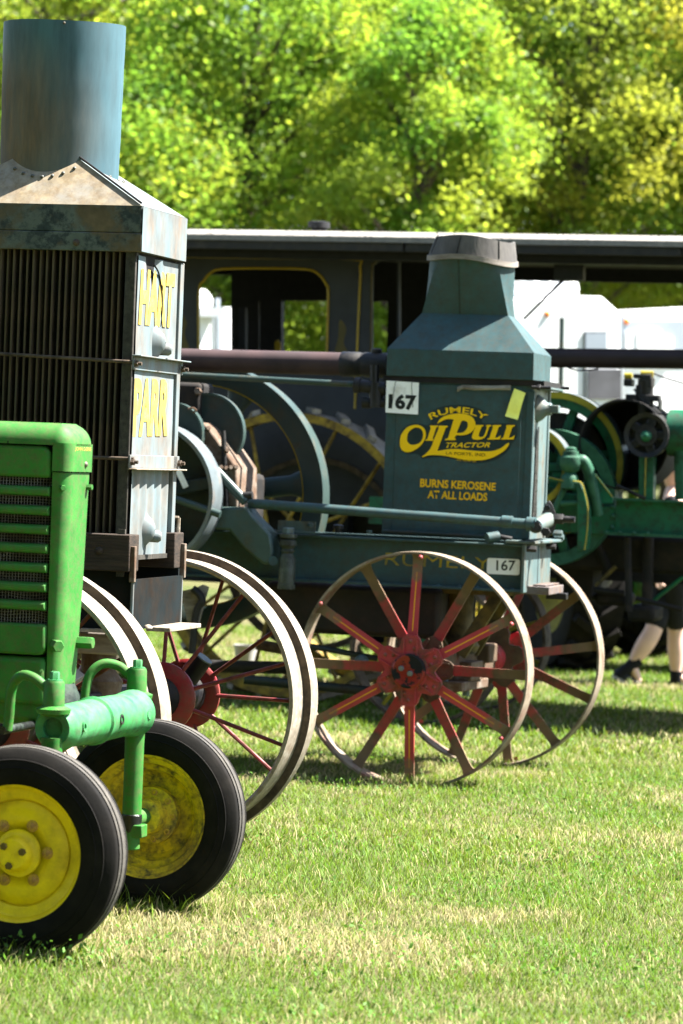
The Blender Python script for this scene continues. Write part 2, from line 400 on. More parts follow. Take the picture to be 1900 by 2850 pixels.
# nose casting: cap part in front of the grille and the column below it
def nose_ring(w_, ins=0., u1=U_N, hv=HV):
    pts = [(U_OP, -hv + ins)]
    for k in range(8):
        g = -math.pi / 2 + math.pi / 2 * k / 7
        rr = .042
        pts.append((u1 - rr - ins + rr * math.cos(g), -hv + ins + rr + rr * math.sin(g)))
    pts = pts + [(x, -y) for x, y in reversed(pts)]
    return [Vector((x, y, w_)) for x, y in pts]
mb = MB(); mb.loft([nose_ring(W_CAP, 0, U_N + .006, HV + .006), nose_ring(w_arch - .001, 0, U_N + .006, HV + .006)]); mb.build('hood_shoulder', M_jd, jd, smooth=50)
mb = MB(); mb.loft([nose_ring(W_BOT, .018), nose_ring((W_BOT + W_CAP) / 2, .006), nose_ring(W_CAP - .004, 0)]); mb.build('nose_casting', M_jd, jd, smooth=50)
# upper and lower side panels, slats, screen on both sides
w_pt = JD.s(zc(200, 275), -HV)[1]; w_pb = JD.s(zc(200, 566), -HV)[1]
w_lt = JD.s(zc(200, 1795), -HV)[1]; w_lb = JD.s(zc(200, 2055), -HV)[1]
u_l = U_OP - .42
def rounded(u0, u1, w0, w1, r_, corners=('tr',), n=5):
    pts = []
    def arc(cx, cz, a0):
        for k in range(n + 1):
            g = a0 + math.pi / 2 * k / n; pts.append((cx + r_ * math.cos(g), cz + r_ * math.sin(g)))
    for nm, cx, cz, a0, px_, pz in (('br', u1 - r_, w0 + r_, -math.pi / 2, u1, w0), ('tr', u1 - r_, w1 - r_, 0, u1, w1),
                                    ('tl', u0 + r_, w1 - r_, math.pi / 2, u0, w1), ('bl', u0 + r_, w0 + r_, math.pi, u0, w0)):
        if nm in corners: arc(cx, cz, a0)
        else: pts.append((px_, pz))
    return pts
for sgn in (-1, 1):
    y0, y1 = sorted((sgn * .07, sgn * (HV + .002)))
    MB().prism(rounded(u_l, U_OP - .009, w_pb, w_pt - .009, .035, ('tr',)), y0, y1).build('upper_side_panel', M_jd, jd, bevel=.012)
    MB().prism(rounded(u_l, U_OP - .004, w_lb, w_lt, .03, ('br',)), y0, y1).build('lower_side_panel', M_jd, jd, bevel=.009)
MB().box(-.6, U_OP, -.062, .062, W_BOT, w_arch).build('radiator_core', M_dark, jd)
MB().box(-.6, u_l - .002, -HV, HV, W_BOT, w_arch - .002).build('hood_side', M_jd, jd, bevel=.006)
MB().box(-.55, U_OP - .002, -HV + .006, HV - .006, W_BOT - .03, w_lb - .007).build('grille_base', M_jd, jd, bevel=.02)
slat_mb = MB()
prof = [(-.0, 0), (-.015, .004), (-.019, .013), (-.016, .025), (-.004, .032), (.035, .033), (.035, 0)]
L_ = U_OP - .008 - u_l
slat_mb.prismx([(y, z) for y, z in prof], 0, L_)
slat_m = slat_mb.mesh('slat', M_jd)
ys = [650, 812, 972, 1132, 1294, 1457, 1612]
for yz in ys:
    w_s = JD.s(zc(300, yz + 74), -HV)[1]
    for sgn in (-1, 1):
        M = T(u_l, -HV + .006, w_s) if sgn < 0 else T(u_l + L_, HV - .006, w_s) @ RZ(math.pi)
        put('slat', slat_m, jd, M, bevel=.003)
scr = MB()
z = w_lt - .01
while z < w_pb + .01:
    a_ = .0022 * math.sin(z * 90)
    for k in range(8):
        ua, ub = u_l + (L_ + .006) * k / 8, u_l + (L_ + .006) * (k + 1) / 8
        jz = lambda q: .0018 * math.sin(q * 37 + z * 50) * (2.5 if z < w_lt + .14 else .6)
        scr.cyl((ua, -.096, z + jz(ua)), (ub, -.096, z + jz(ub)), .0011, n=4)
    z += .0098
u = u_l
while u < U_OP:
    scr.cyl((u, -.0975, w_lt - .01), (u, -.0975, w_pb + .01), .0011, n=4); u += .0112
tag(scr.build('grille_screen', M_wire, jd, smooth=0), kind='stuff')
# lettering on the shoulder
def shoulder(s_, t_):
    # front corner of the cap, wrapped on the rounded corner
    u_ = U_N + .0066; v_ = -.078 + s_ * .156
    w_ = JD.s(zc(680, 355), -.05)[1] + t_ * .016
    return Vector((u_, v_, w_))
letter_on('JOHN DEERE', shoulder, 'lettering', M_ylet, jd, .01)
us_ = JD.s(zc(76, 190), -HV)[0]
MB().box(us_ - .002, us_ + .002, -HV - .0075, HV + .0075, w_arch, W_TOP - .075).build('hood_seam', M_gap, jd)
# bolts
for q, v_ in ((zc(578, 660), -HV), (zc(600, 1990), -HV)):
    u_, w_ = JD.s(q, v_)
    big = q[1] > 1600
    r_ = .022 if big else .011
    b = MB(); b.hexa((U_N - .028, -HV + .014, w_), (.62, -.78, 0), r_, .04 if big else .026); b.build('bolt', M_jd, jd)
    b = MB(); b.hexa((U_N - .012, .07, w_ + .004), (1, 0, 0), r_, .055 if big else .03); b.build('bolt', M_jd, jd)
b = MB(); b.dome((U_N + .005, .03, JD.s(zc(690, 460), .03)[1]), (1, 0, 0), .011, .009); b.build('rivet', M_wire, jd)
# pedestal below the nose
uP, wP = JD.s(zd(355, 268), 0)
uP -= .02
w_ax = (JD.p(zd(195, 470), -HALF * .72).z + JD.p(zd(812, 330), HALF * .72).z) / 2
MB().lathe([(.095, w_ax + .03), (.09, w_ax + .08), (.072, w_ax + .12), (.068, W_BOT + .02)], (uP, 0, 0), (0, 0, 1), 24, caps=True).build('pedestal_neck', M_jdgrease, jd)
MB().box(uP - .30, uP + .03, -.10, .10, W_BOT - .10, W_BOT + .05).build('front_support', M_jd, jd, bevel=.03)
MB().box(-.62, uP - .22, -.09, .09, .62, W_BOT + .02).build('frame_rail', M_jd, jd, bevel=.02)
# axle housing and spindles
va = HALF * .60
ax = MB()
ax.lathe([(.035, -va - .012), (.035, -va - .03), (.06, -va - .034), (.074, -va), (.079, -va + .03), (.072, -va + .06), (.075, -.05), (.083, -.044), (.083, -.026), (.077, -.022), (.074, va - .1),
          (.080, va - .06), (.084, va), (.066, va + .05), (.03, va + .062)], (0, 0, w_ax), (0, 1, 0), 32, caps=True)
ax.build('axle_housing', M_jdaxle, jd)
for vv in (-va + .06, 0.05, va - .05):
    b = MB(); b.lathe([(.018, 0), (.018, .006), (.011, .006), (.011, -.004)], (.0735 if abs(vv) < .06 else .075, vv, w_ax + .004), (1, 0, .08), 14)
    b.build('plug_ring', M_jdaxle if abs(vv) > .06 else M_jdgrease, jd)
for sgn in (-1, 1):
    vs_ = sgn * (va + .03)
    t = MB(); t.lathe([(.034, .36), (.034, .60), (.036, w_ax - .03)], (0, vs_, 0), (0, 0, 1), 24, caps=True); t.build('spindle_tube', M_jd, jd)
    t = MB(); t.lathe([(.03, .30), (.037, .345), (.037, .362), (.033, .366), (.0335, .44), (.031, .452)], (0, vs_, 0), (0, 0, 1), 24, caps=True); t.build('grease_collar', M_jdgrease, jd)
    t = MB(); t.lathe([(.03, w_ax + .04), (.055, w_ax + .05), (.058, w_ax + .065), (.036, w_ax + .075), (.034, w_ax + .15), (.03, w_ax + .157)], (0, vs_, 0), (0, 0, 1), 28, caps=True)
    boss = t.build('steering_boss', M_jd, jd)
    t = MB(); t.lathe([(.027, 0), (.027, .004)], (0, vs_, w_ax + .157), (0, 0, 1), 20, caps=True); t.hexa((0, vs_, w_ax + .161), (0, 0, 1), .017, .026); t.build('spindle_nut', M_jdaxle, boss)
    t = MB()
    t.pipe([(-.02, vs_, w_ax + .125), (-.07, vs_ - sgn * .0, w_ax + .16), (-.125, vs_ - sgn * .02, w_ax + .165), (-.165, vs_ - sgn * .04, w_ax + .12), (-.175, vs_ - sgn * .05, w_ax + .03), (-.18, vs_ - sgn * .05, w_ax - .02)], .017, 12)
    t.build('steering_arm', M_jd, jd)
    t = MB(); t.box(-.05, .05, vs_ - .03, vs_ + .03, .285, .33); t.cyl((0, vs_, .24), (0, vs_, .30), .032); t.cyl((.0, vs_, .345), (.0, sgn * HALF, .345), .03)
    t.build('knuckle', M_jd, jd, bevel=.004)
MB().cyl((-.19, -va, w_ax - .02), (-.19, va, w_ax - .02), .014).build('tie_rod', M_jdgrease, jd)
# wheels: tyre, rim, hub and bolts
TR = .345
half = [(.216, .066), (.235, .078), (.262, .083), (.29, .081), (.312, .073), (.322, .066), (.326, .064), (.333, .058), (.3355, .056), (.3375, .052), (.339, .040), (.338, .0385), (.331, .038), (.331, .032), (.340, .0315),
        (.343, .022), (.342, .0205), (.334, .020), (.334, .013), (.344, .0125), (.345, .0)]
tyre_prof = half + [(r_, -a_) for r_, a_ in reversed(half[:-1])]
def tyre_mesh():
    m_ = MB(); m_.lathe(tyre_prof, (0, 0, 0), (0, 1, 0), 96, closed=True)
    # raised side lines
    for sg in (-1, 1):
        for rr, aa in ((.302, .0775), (.276, .0832)):
            m_.lathe([(rr - .002, sg * aa), (rr, sg * (aa + .0025)), (rr + .002, sg * aa)], (0, 0, 0), (0, 1, 0), 96)
    me = m_.mesh('tyre', M_rubber, 30)
    me.materials.append(M_tread)
    for p_ in me.polygons:
        c = p_.center; r_ = math.hypot(c.x, c.z)
        if r_ > .3385 and abs(c.y) < .06: p_.material_index = 1
    return me
TYRE = tyre_mesh()
# outer dish (towards -y)
dish = [(.02, -.03), (.062, -.03), (.088, -.034), (.10, -.044), (.120, -.047), (.150, -.038), (.166, -.028), (.1685, -.022), (.172, -.022), (.1735, -.03), (.180, -.036), (.196, -.04), (.206, -.047), (.211, -.062), (.219, -.07), (.2215, -.072), (.2215, -.066), (.216, -.05), (.216, .05), (.2215, .066),
        (.2215, .072), (.214, .068), (.206, .052), (.19, .045), (.182, .02), (.165, .012), (.155, -.012), (.14, -.022), (.10, -.018), (.02, -.012)]
for sgn in (-1, 1):
    near = sgn < 0
    M = T(0, sgn * HALF, TR - .004)
    if near: Mw = M @ RY(.2)
    else: Mw = M @ RZ(math.pi) @ RY(.5)
    mb = MB(); mb.lathe(dish, (0, 0, 0), (0, 1, 0), 72, closed=True)
    wh = mb.build('front_wheel', M_yrim if near else M_yrimworn, jd, Mw, smooth=32)
    put('tyre', TYRE, wh)
    hub = MB(); hub.lathe([(.078, -.046), (.076, -.054), (.062, -.058), (.056, -.066), (.054, -.088), (.046, -.10), (.028, -.104), (.002, -.105)], (0, 0, 0), (0, 1, 0), 32)
    hub.build('hub_cap', M_yrim, wh)
    for k in range(3):
        g = k * 2.1 + .5; nb = MB(); nb.hexa((.037 * math.cos(g), -.097, .037 * math.sin(g)), (0, -1, 0), .012, .016); nb.build('cap_nut', mat('oily_rusted_nut', (.22, .14, .03), .5, var=.4, vscale=40), wh)
    for k in range(6):
        g = R(60 * k + 15); b = MB(); b.lathe([(.02, 0), (.019, .006), (.013, .007), (.013, .013), (.009, .016)], (0, 0, 0), (0, -1, 0), 14, caps=True)
        b.build('wheel_bolt', M_yrust, wh, T(.1 * math.cos(g), -.044, .1 * math.sin(g)))
    inner = MB(); inner.lathe([(.035, .10), (.06, .09), (.066, .03), (.102, .022), (.104, -.01), (.02, -.01)], (0, 0, 0), (0, 1, 0), 40, caps=True)
    inner.build('hub', M_yrimworn if not near else M_yrim, wh)
    if not near:
        for k in range(9):
            g = R(40 * k + 8)
            b = MB(); b.lathe([(.012, 0), (.011, .005), (.006, .006), (.0055, .001)], (0, 0, 0), (0, 1, 0), 12)
            b.build('wheel_bolt', M_yrust, wh, T(.085 * math.cos(g), .0235, .085 * math.sin(g)))
# rear of the tractor, out of the picture to the left
MB().loft([[Vector((u_, y_, z_)) for y_, z_ in ((-HV, W_BOT), (HV, W_BOT), (HV + .006, W_TOP - .06), (.07, W_TOP), (-.07, W_TOP), (-HV - .006, W_TOP - .06))] for u_ in (-1.9, -.602)]).build('rear_hood', M_jd, jd)
MB().box(-2.3, -.5, -.22, .22, .5, W_BOT).build('engine_block', M_jd, jd, bevel=.03)
for sgn in (-1, 1):
    mb = MB(); mb.lathe([(.35, -.14), (.62, -.16), (.70, -.12), (.72, 0), (.70, .12), (.62, .16), (.35, .14)], (0, 0, 0), (0, 1, 0), 40, closed=True)
    wh = mb.build('rear_tyre', M_rubber, jd, T(-2.15, sgn * .8, .71))
    MB().lathe([(.02, -.03), (.3, -.05), (.36, -.12), (.36, .12), (.3, .05), (.02, .03)], (0, 0, 0), (0, 1, 0), 32).build('rear_rim', M_yrim, wh)
MB().cyl((-2.15, -.8, .71), (-2.15, .8, .71), .09).build('rear_axle', M_jd, jd)
# ================================================================== tall blue grey tractor behind the green one
_a = at((25, 2000), 12.2); _b = at((486, 1925), 13.86)
HP = Frame(((_a.x + _b.x) / 2, (_a.y + _b.y) / 2), 14.0)
HPT = (_b - _a).length / 2
HPST = R(14) - math.atan2(_b.x - _a.x, _b.y - _a.y)
hp = root('old_steel_tractor', HP, 'tall faded blue grey tractor with rust stained round stack and steel spoked wheels', 'tractor')
VN, VF = -.28, .28
UF = HP.s(zb(935, 300), VN)[0]
uc_t = (HP.s(za(42, 150), 0)[0] + HP.s(za(846, 190), 0)[0]) / 2
LEN = 2 * (UF - uc_t)
UB = UF - LEN
wb1 = HP.p(za(966, 1404), VN - .014).z      # band top
wbm = HP.p(za(966, 1590), VN - .014).z
wb0 = HP.p(za(966, 1718), VN - .016).z
wbot = HP.p(zc(1062, 1200), VN).z
# cooling core behind the fins
MB().box(UB + .02, UF - .02, VN + .06, VF - .06, wbot, wb0).build('core_box', M_dark, hp)
nf = 29
pitch = (LEN - .075) / nf
fin = MB(); fin.loft([[Vector((-.0035, 0, z)), Vector((.0035, 0, z)), Vector((.0045, .055, z)), Vector((-.0045, .055, z))] for z in (0, (wb0 - wbot) * .5, wb0 - wbot + .004)])
fin_m = fin.mesh('cooling_fin', M_hpfin)
for k in range(nf):
    x = UF - .068 - pitch * (k + .25)
    put('cooling_fin', fin_m, hp, T(x, VN + .006 + .004 * math.sin(k * 2.3), wbot) @ RZ(.12 * math.sin(k * 5.1)))
    if k % 2 == 0: put('cooling_fin', fin_m, hp, T(x, VF - .006, wbot) @ RZ(math.pi))
for (u_, v_, s_) in ((UF - .05, VN, 1), (UB + .045, VN, 0), (UF - .05, VF - .045, 1), (UB + .045, VF - .045, 0)):
    MB().box(u_ if s_ else u_ - .045, u_ + .044 if s_ else u_, v_, v_ + .045, wbot - .01, wb0 + .005).build('corner_post', M_hppost, hp, bevel=.004)
# front sheets (HART PARR) : three panels, slightly buckled
def sheet(w0, w1, fn, name, mt, nv=26, nw=30):
    m_ = MB(); vs = []
    for i in range(nw + 1):
        for j in range(nv + 1):
            v_ = VN + .012 + (VF - VN - .03) * j / nv; w_ = w0 + (w1 - w0) * i / nw
            vs.append((UF + fn(v_, w_, j / nv, i / nw), v_, w_))
    n1 = nv + 1
    m_.add(vs, [(i * n1 + j, i * n1 + j + 1, (i + 1) * n1 + j + 1, (i + 1) * n1 + j) for i in range(nw) for j in range(nv)])
    return m_.build(name, mt, hp, smooth=60)
wf1 = HP.p(zb(905, 905), VN).z; wf2 = HP.p(zc(1075, 430), VN).z
def nz3(a, b, c): return mnoise.noise(Vector((a, b, c)))
def buck(v_, w_, s_, t_):
    d = .002 * nz3(v_ * 5, w_ * 4, 1.7)
    if t_ > .72:      # torn, dented top edge
        g = math.exp(-((s_ - .34) / .10) ** 2) * ((t_ - .72) / .28) ** 1.2
        d -= .035 * g
        d += .012 * math.exp(-((s_ - .52) / .06) ** 2) * ((t_ - .72) / .28)
    return d
sheet(wf1 - .004, wb0 - .012, buck, 'front_sheet', M_hp)
sheet(wf2 - .004, wf1 - .006, lambda v_, w_, s_, t_: .003 * nz3(v_ * 5, w_ * 4, 4.2), 'front_sheet', M_hp)
def corr(v_, w_, s_, t_):
    return .006 * math.cos(s_ * 2 * math.pi * 5.5) * min(1, (1 - t_) * 6 + .25) + .012 * nz3(v_ * 4, w_ * 5, 7) * max(0, .45 - t_) * 2
sheet(wbot - .02, wf2 - .006, corr, 'corrugated_front_sheet', M_hp, nv=66, nw=24)
MB().box(UF - .03, UF - .008, VN + .04, VF - .02, wbot - .02, wb0).build('front_backing', M_gap, hp)
MB().box(UF - .035, UF + .012, VF - .015, VF + .03, wbot - .02, wb0 - .005).build('corner_flange', M_hp, hp, bevel=.003)
# band, hood plates and stack
MB().box(UB - .014, UF + .014, VN - .014, VF + .014, wbm, wb1).build('hood_band', M_hpband, hp, bevel=.004)
MB().box(UB - .018, UF + .018, VN - .018, VF + .018, wb0, wbm - .001).build('hood_band', M_hpband, hp, bevel=.003)
MB().box(UF + .0185, UF + .0205, VN - .017, VF + .017, wb0 + .002, wb1 - .003).build('band_end_sheet', M_hp, hp)
wt = wb1 + .23
U0, U1, Vv = UB - .014, UF + .014, VF + .014
tu = .07; cu = (U0 + U1) / 2
base = [Vector((U0, -Vv, wb1)), Vector((U1, -Vv, wb1)), Vector((U1, Vv, wb1)), Vector((U0, Vv, wb1))]
top = [Vector((cu - tu, -.13, wt)), Vector((cu + tu, -.13, wt)), Vector((cu + tu, .13, wt)), Vector((cu - tu, .13, wt))]
for k in range(4):
    k2 = (k + 1) % 4
    m_ = MB(); nrm = (base[k2] - base[k]).cross(top[k] - base[k]).normalized() * .004
    a_, b_, c_, d_ = base[k], base[k2], top[k2], top[k]
    m_.add([a_, b_, c_, d_, a_ - nrm, b_ - nrm, c_ - nrm, d_ - nrm], [(0, 1, 2, 3), (7, 6, 5, 4), (0, 4, 5, 1), (1, 5, 6, 2), (2, 6, 7, 3), (3, 7, 4, 0)])
    m_.build('hood_plate', M_hprust if k in (0, 2) else M_hp, hp)
m_ = MB(); d_ = (top[1] - base[1]); m_.pipe([base[1] + d_ * .02 + Vector((.004, -.002, .006)), base[1] + d_ * .98 + Vector((.004, -.002, .006))], .0045, 6); m_.build('seam_strip', M_gap, hp)
# stack: oval tube following the lean of the picture
cw0 = wb1 + .06
cw1 = HP.p(za(440, 140), -.16).z
hl, hd = .232, .205
hl = (HP.s(za(846, 190), 0)[0] - HP.s(za(42, 150), 0)[0]) / 2
ring = lambda w_, uc, k_, wob=0: [Vector((uc + hl * k_ * math.cos(g), hd * k_ * math.sin(g), w_ + wob * math.sin(2 * g + .6))) for g in [2 * math.pi * i / 64 for i in range(64)]]
st = MB(); st.loft([ring(cw0 + (cw1 - cw0) * i / 12, cu + .0 + (uc_t - cu) * i / 12, .965 + .035 * i / 12 + .003 * math.sin(i * 1.9), .004 * (i == 12)) for i in range(13)] + [ring(cw1, uc_t, .985, .004), ring(cw0 + .1, cu, .95)], caps=False)
M_hpchim = M_hpchim_((tuple(HP.p(za(30, 880), -.17)), .42))
st.build('round_stack', M_hpchim, hp, smooth=60)
# rivets round the foot of the stack and on the band
riv = MB().dome((0, 0, 0), (0, 0, 1), .008, .006, 8).mesh('rivet', M_hpband)
n0 = (base[1] - base[0]).cross(top[0] - base[0]).normalized(); n1 = (base[2] - base[1]).cross(top[1] - base[1]).normalized()
for k in range(11):
    u_ = cu - .20 + .041 * k
    e = max(0, 1 - ((u_ - cu) / (hl * 1.02)) ** 2) ** .5
    v_ = -(hd * e * .97 + .018)
    f_ = (v_ + Vv) / (-.13 + Vv)
    if abs(u_ - cu) > tu + (U1 - cu - tu) * (1 - f_) - .02: continue
    put('rivet', riv, hp, T(u_, v_, wb1 + (wt - wb1) * f_ + .004) @ n0.to_track_quat('Z', 'Y').to_matrix().to_4x4())
for k in range(4):
    v_ = -.085 + .05 * k; e = max(0, 1 - (v_ / hd) ** 2) ** .5; u_ = cu + hl * e * .98 + .02
    f_ = (U1 - u_) / (U1 - cu - tu)
    put('rivet', riv, hp, T(u_, v_, wb1 + (wt - wb1) * f_ + .004) @ n1.to_track_quat('Z', 'Y').to_matrix().to_4x4())
p_ = HP.p(za(520, 1655), VN - .018); MB().dome(p_, (0, -1, 0), .014, .014).build('band_bolt', M_rimside, hp)
p_ = HP.p(za(438, 158), -hd); MB().dome(p_, (0, -1, 0), .006, .006).build('rivet', M_hpband, hp)
# tie rods with angle flanges across the front
for q0, q1, wf in ((zb(0, 845), zb(880, 900), wf1), (zc(0, 372), zc(1060, 412), wf2)):
    p0 = HP.p(q0, VN - .02); p1 = HP.p(q1, VN - .02)
    e = (p1 - p0).normalized(); MB().cyl(p0 - e * .3, p1 + e * .03, .0075, n=10).build('tie_rod', M_rimside, hp)
    MB().box(UF + .004, UF + .012, VN - .035, VF + .06, wf - .028, wf + .024).build('flange_web', M_hp, hp, bevel=.002)
    zt = wf + .024 if wf == wf1 else wf - .034
    MB().box(UF + .004, UF + .042, VN - .04, VF + .075, zt, zt + .006).build('flange_lip', M_steel if wf == wf2 else M_hp, hp, bevel=.002)
    for v_ in (VN - .022, VF + .045):
        b = MB(); b.cyl((UF + .0, v_, wf - .004), (UF + .04, v_, wf - .004), .007); b.hexa((UF + .012, v_, wf - .004), (1, 0, 0), .014, .014); b.build('rod_nut', M_rimside, hp)
# cast bosses on the front sheets
for q in (zb(1108, 770), zc(1275, 1010)):
    v_, w_ = HP.f(q, UF + .03)
    b = MB(); b.lathe([(.075, -.004), (.055, .014), (.036, .032), (.022, .04), (.004, .043)], (UF, v_, w_), (1, 0, 0), 24, sx=.6)
    b.lathe([(.024, .01), (.025, .048), (.017, .06), (.004, .063)], (UF, v_ + .02, w_ - .025), (1, .25, 0), 16); b.build('cast_boss', M_hp, hp)
# crack down the upper sheet
cr = [zb(1048, 235), zb(1080, 290), zb(1098, 380), zb(1108, 470), zb(1106, 560), zb(1095, 660)]
pts = []
for q in cr:
    v_, w_ = HP.f(q, UF + .006); pts.append(Vector((UF + .006, v_, w_)))
MB().pipe(pts, lambda t_: .004 * (1 - .6 * t_), 5).build('sheet_crack', M_gap, hp)
# big yellow letters
def fr_(q, du=.0026):
    v_, w_ = HP.f(q, UF + du); return Vector((UF + du, v_, w_))
letter_on('HART', quadmap(fr_(zb(966, 262)), fr_(zb(1196, 300)), fr_(zb(1178, 668)), fr_(zb(944, 645))), 'lettering', M_ylet, hp, .05)
letter_on('PARR', quadmap(fr_(zb(920, 1008), .0024), fr_(zb(1163, 1018), .0024), fr_(zb(1140, 1405), .0024), fr_(zb(905, 1410), .0024)), 'lettering', M_ylet, hp, .05)
# timber, frame and brackets under the tower
wt0 = HP.p(zc(1070, 1362), -.34).z; wt1 = HP.p(zc(1088, 1050), -.34).z; uT = HP.s(zc(1086, 1200), -.36)[0]
MB().box(uT - 1.4, uT, -.36, -.24, wt0, wt1).build('timber_beam', M_wood, hp, bevel=.004)
MB().box(uT - 1.4, uT, .24, .36, wt0, wt1).build('timber_beam', M_wood, hp, bevel=.004)
p_ = HP.p(zc(830, 1185), -.36); MB().dome(p_, (0, -1, 0), .016, .012, 14).build('beam_bolt', M_wood, hp)
fw0 = HP.p(zj(250, 575), -.33).z; uF2 = HP.s(zj(395, 400), -.33)[0]
MB().box(UB - 1.2, uF2 - .006, -.315, -.30, fw0, wt0 - .002).build('frame_side', M_hpframe, hp)
MB().box(UB - 1.2, uF2 - .006, .30, .315, fw0, wt0 - .002).build('frame_side', M_hpframe, hp)
MB().box(UB - 1.2, uF2 - .006, -.345, -.29, fw0 - .014, fw0 - .001).build('frame_flange', M_steel, hp)
MB().box(uF2 - .012, uF2, -.326, .326, fw0, wt0 - .03).build('frame_front', M_hpframe, hp)
MB().cyl((uF2, -.326, fw0), (uF2, -.326, wt0 - .03), .007, n=8).build('weld_edge', M_hp, hp)
MB().cyl((uF2, .326, fw0), (uF2, .326, wt0 - .03), .007, n=8).build('weld_edge', M_hp, hp)
MB().box(uF2 - .01, uF2 + .09, -.1, .33, fw0 - .012, fw0 + .006).build('step_plate', M_steel, hp, bevel=.003)
for u_ in (HP.s(zj(258, 562), -.335)[0], HP.s(zj(40, 562), -.335)[0]): MB().dome((u_, -.33, fw0 - .001), (0, 0, 1), .02, .016, 14).build('rivet', M_steel, hp)
MB().dome((uF2 + .03, -.2, fw0 + .006), (0, 0, 1), .018, .014, 14).build('rivet', M_steel, hp)
MB().box(UB, UF + .008, VN, VF, wbot - .03, wbot - .012).build('tower_sill', M_hppost, hp)
# bracket irons at the front corners
for v_ in (-.335, .335):
    MB().box(UF - .02, UF + .01, v_ - .006, v_ + .006, wt0 - .02, wt1 + .02).build('bracket_iron', M_hppost, hp)
    MB().box(uF2 - .01, uF2 + .012, v_ - .012, v_ + .012, wt0 - .04, wt0 + .10).build('bracket_foot', M_rustlit, hp, bevel=.003)
fa = MB()
for a_, b_ in (((UF + .02, .335, wt1 + .06), (UF + .02, .335, wt0)), ((UF - .06, .335, wt1 + .06), (UF + .02, .335, wt1 + .06))):
    fa.cyl(a_, b_, .008, n=6)
fa.build('bracket_loop', M_steel, hp)
# front axle, hubs, wheels
WR = .622
wsteer = RZ(HPST)
axo = bpy.data.objects.new
ax = MB(); ax.box(-.05, .05, -HPT + .12, HPT - .12, WR - .06, WR + .06); axle = ax.build('front_axle', M_black, hp, wsteer, bevel=.01)
MB().cyl((0, -HPT - .2, WR), (0, HPT + .2, WR), .035).build('axle_shaft', M_black, axle)
pv = MB(); pv.lathe([(.09, WR + .04), (.10, WR + .1), (.07, WR + .14), (.07, fw0 - .015)], (0, 0, 0), (0, 0, 1), 20, caps=True); pv.build('pivot_post', M_rustlit, hp)
MB().box(-.16, .14, -.18, .10, fw0 - .11, fw0 - .02).build('pivot_block', M_board, hp, bevel=.01)
gb = MB(); gb.box(-.02, .03, -.3, .1, -.09, .09); gb.build('axle_cover', M_board, hp, T(-.05, -.35, WR + .06) @ RY(.6) @ RX(.3), bevel=.004)
MB().lathe([(.115, -.02), (.135, -.03), (.15, 0), (.135, .03), (.115, .02)], (-.12, -.3, WR - .05), (.2, 1, .1), 36, closed=True).build('chain_drum', M_red, hp)
MB().cyl((-.5, -.25, WR - .12), (.15, .25, WR - .1), .022).build('steering_link', M_redsp, hp)
MB().cyl((-.1, -.1, WR - .1), (-.02, .05, WR + .16), .06).build('red_standard', M_red, hp)
def hp_rim():
    hw, t_ = .165, .012; r0 = WR - .035
    m_ = MB(); m_.lathe([(r0, -hw), (r0, hw), (r0 - t_, hw), (r0 - t_ - .012, hw - .02), (r0 - t_, hw - .03), (r0 - t_, -hw + .03), (r0 - t_ - .012, -hw + .02), (r0 - t_, -hw)], (0, 0, 0), (0, 1, 0), 120, closed=True)
    return m_.mesh('steel_rim', M_steel, 30)
def hp_rib():
    m_ = MB(); m_.lathe([(WR - .0345, -.03), (WR - .002, -.027), (WR, .0), (WR - .002, .027), (WR - .0345, .03)], (0, 0, 0), (0, 1, 0), 120)
    me = m_.mesh('guide_rib', M_steel, 30); me.materials.append(M_rimside)
    for p in me.polygons:
        if abs(p.normal.y) > .5: p.material_index = 1  # rib sides take a dark brown in place of their shade
    return me
RIM, RIB = hp_rim(), hp_rib()
sp = {}
for nm, s_ in (('a', -1), ('b', 1)):
    sp[nm] = MB().cyl((0, s_ * .15, .075), (0, s_ * .095, WR - .05), .0095, .0085, n=8).mesh('spoke', M_redsp)
hubm = MB().lathe([(.03, -.27), (.062, -.265), (.068, -.22), (.082, -.2), (.095, -.1), (.095, .1), (.082, .2), (.068, .22), (.062, .265), (.03, .27)], (0, 0, 0), (0, 1, 0), 32, caps=True).mesh('hub', M_black)
flm = MB().lathe([(.085, -.018), (.135, -.016), (.15, -.006), (.15, .006), (.135, .016), (.085, .018)], (0, 0, 0), (0, 1, 0), 36, closed=True).mesh('hub_flange', M_red)
for sgn, ph in ((-1, .06), (1, .0)):
    M = wsteer @ T(0, sgn * HPT, WR - .012)
    wh = put('front_wheel', RIM, hp, M); put('guide_rib', RIB, wh)
    for k in range(20): put('spoke', sp['ab'[k % 2]], wh, RY(ph + 2 * math.pi * k / 20))
    put('hub', hubm, wh); put('hub_flange', flm, wh, T(0, -.15, 0)); put('hub_flange', flm, wh, T(0, .15, 0))
    g = MB(); g.cyl((0, 0, .09), (0, 0, .2), .042, n=20); cup = g.build('grease_cup', M_black, wh, T(0, .02, 0) @ RY(.62)); 
    MB().cyl((0, 0, .2002), (0, 0, .206), .041, n=20).build('cup_lid', M_polish, wh, T(0, .02, 0) @ RY(.62))
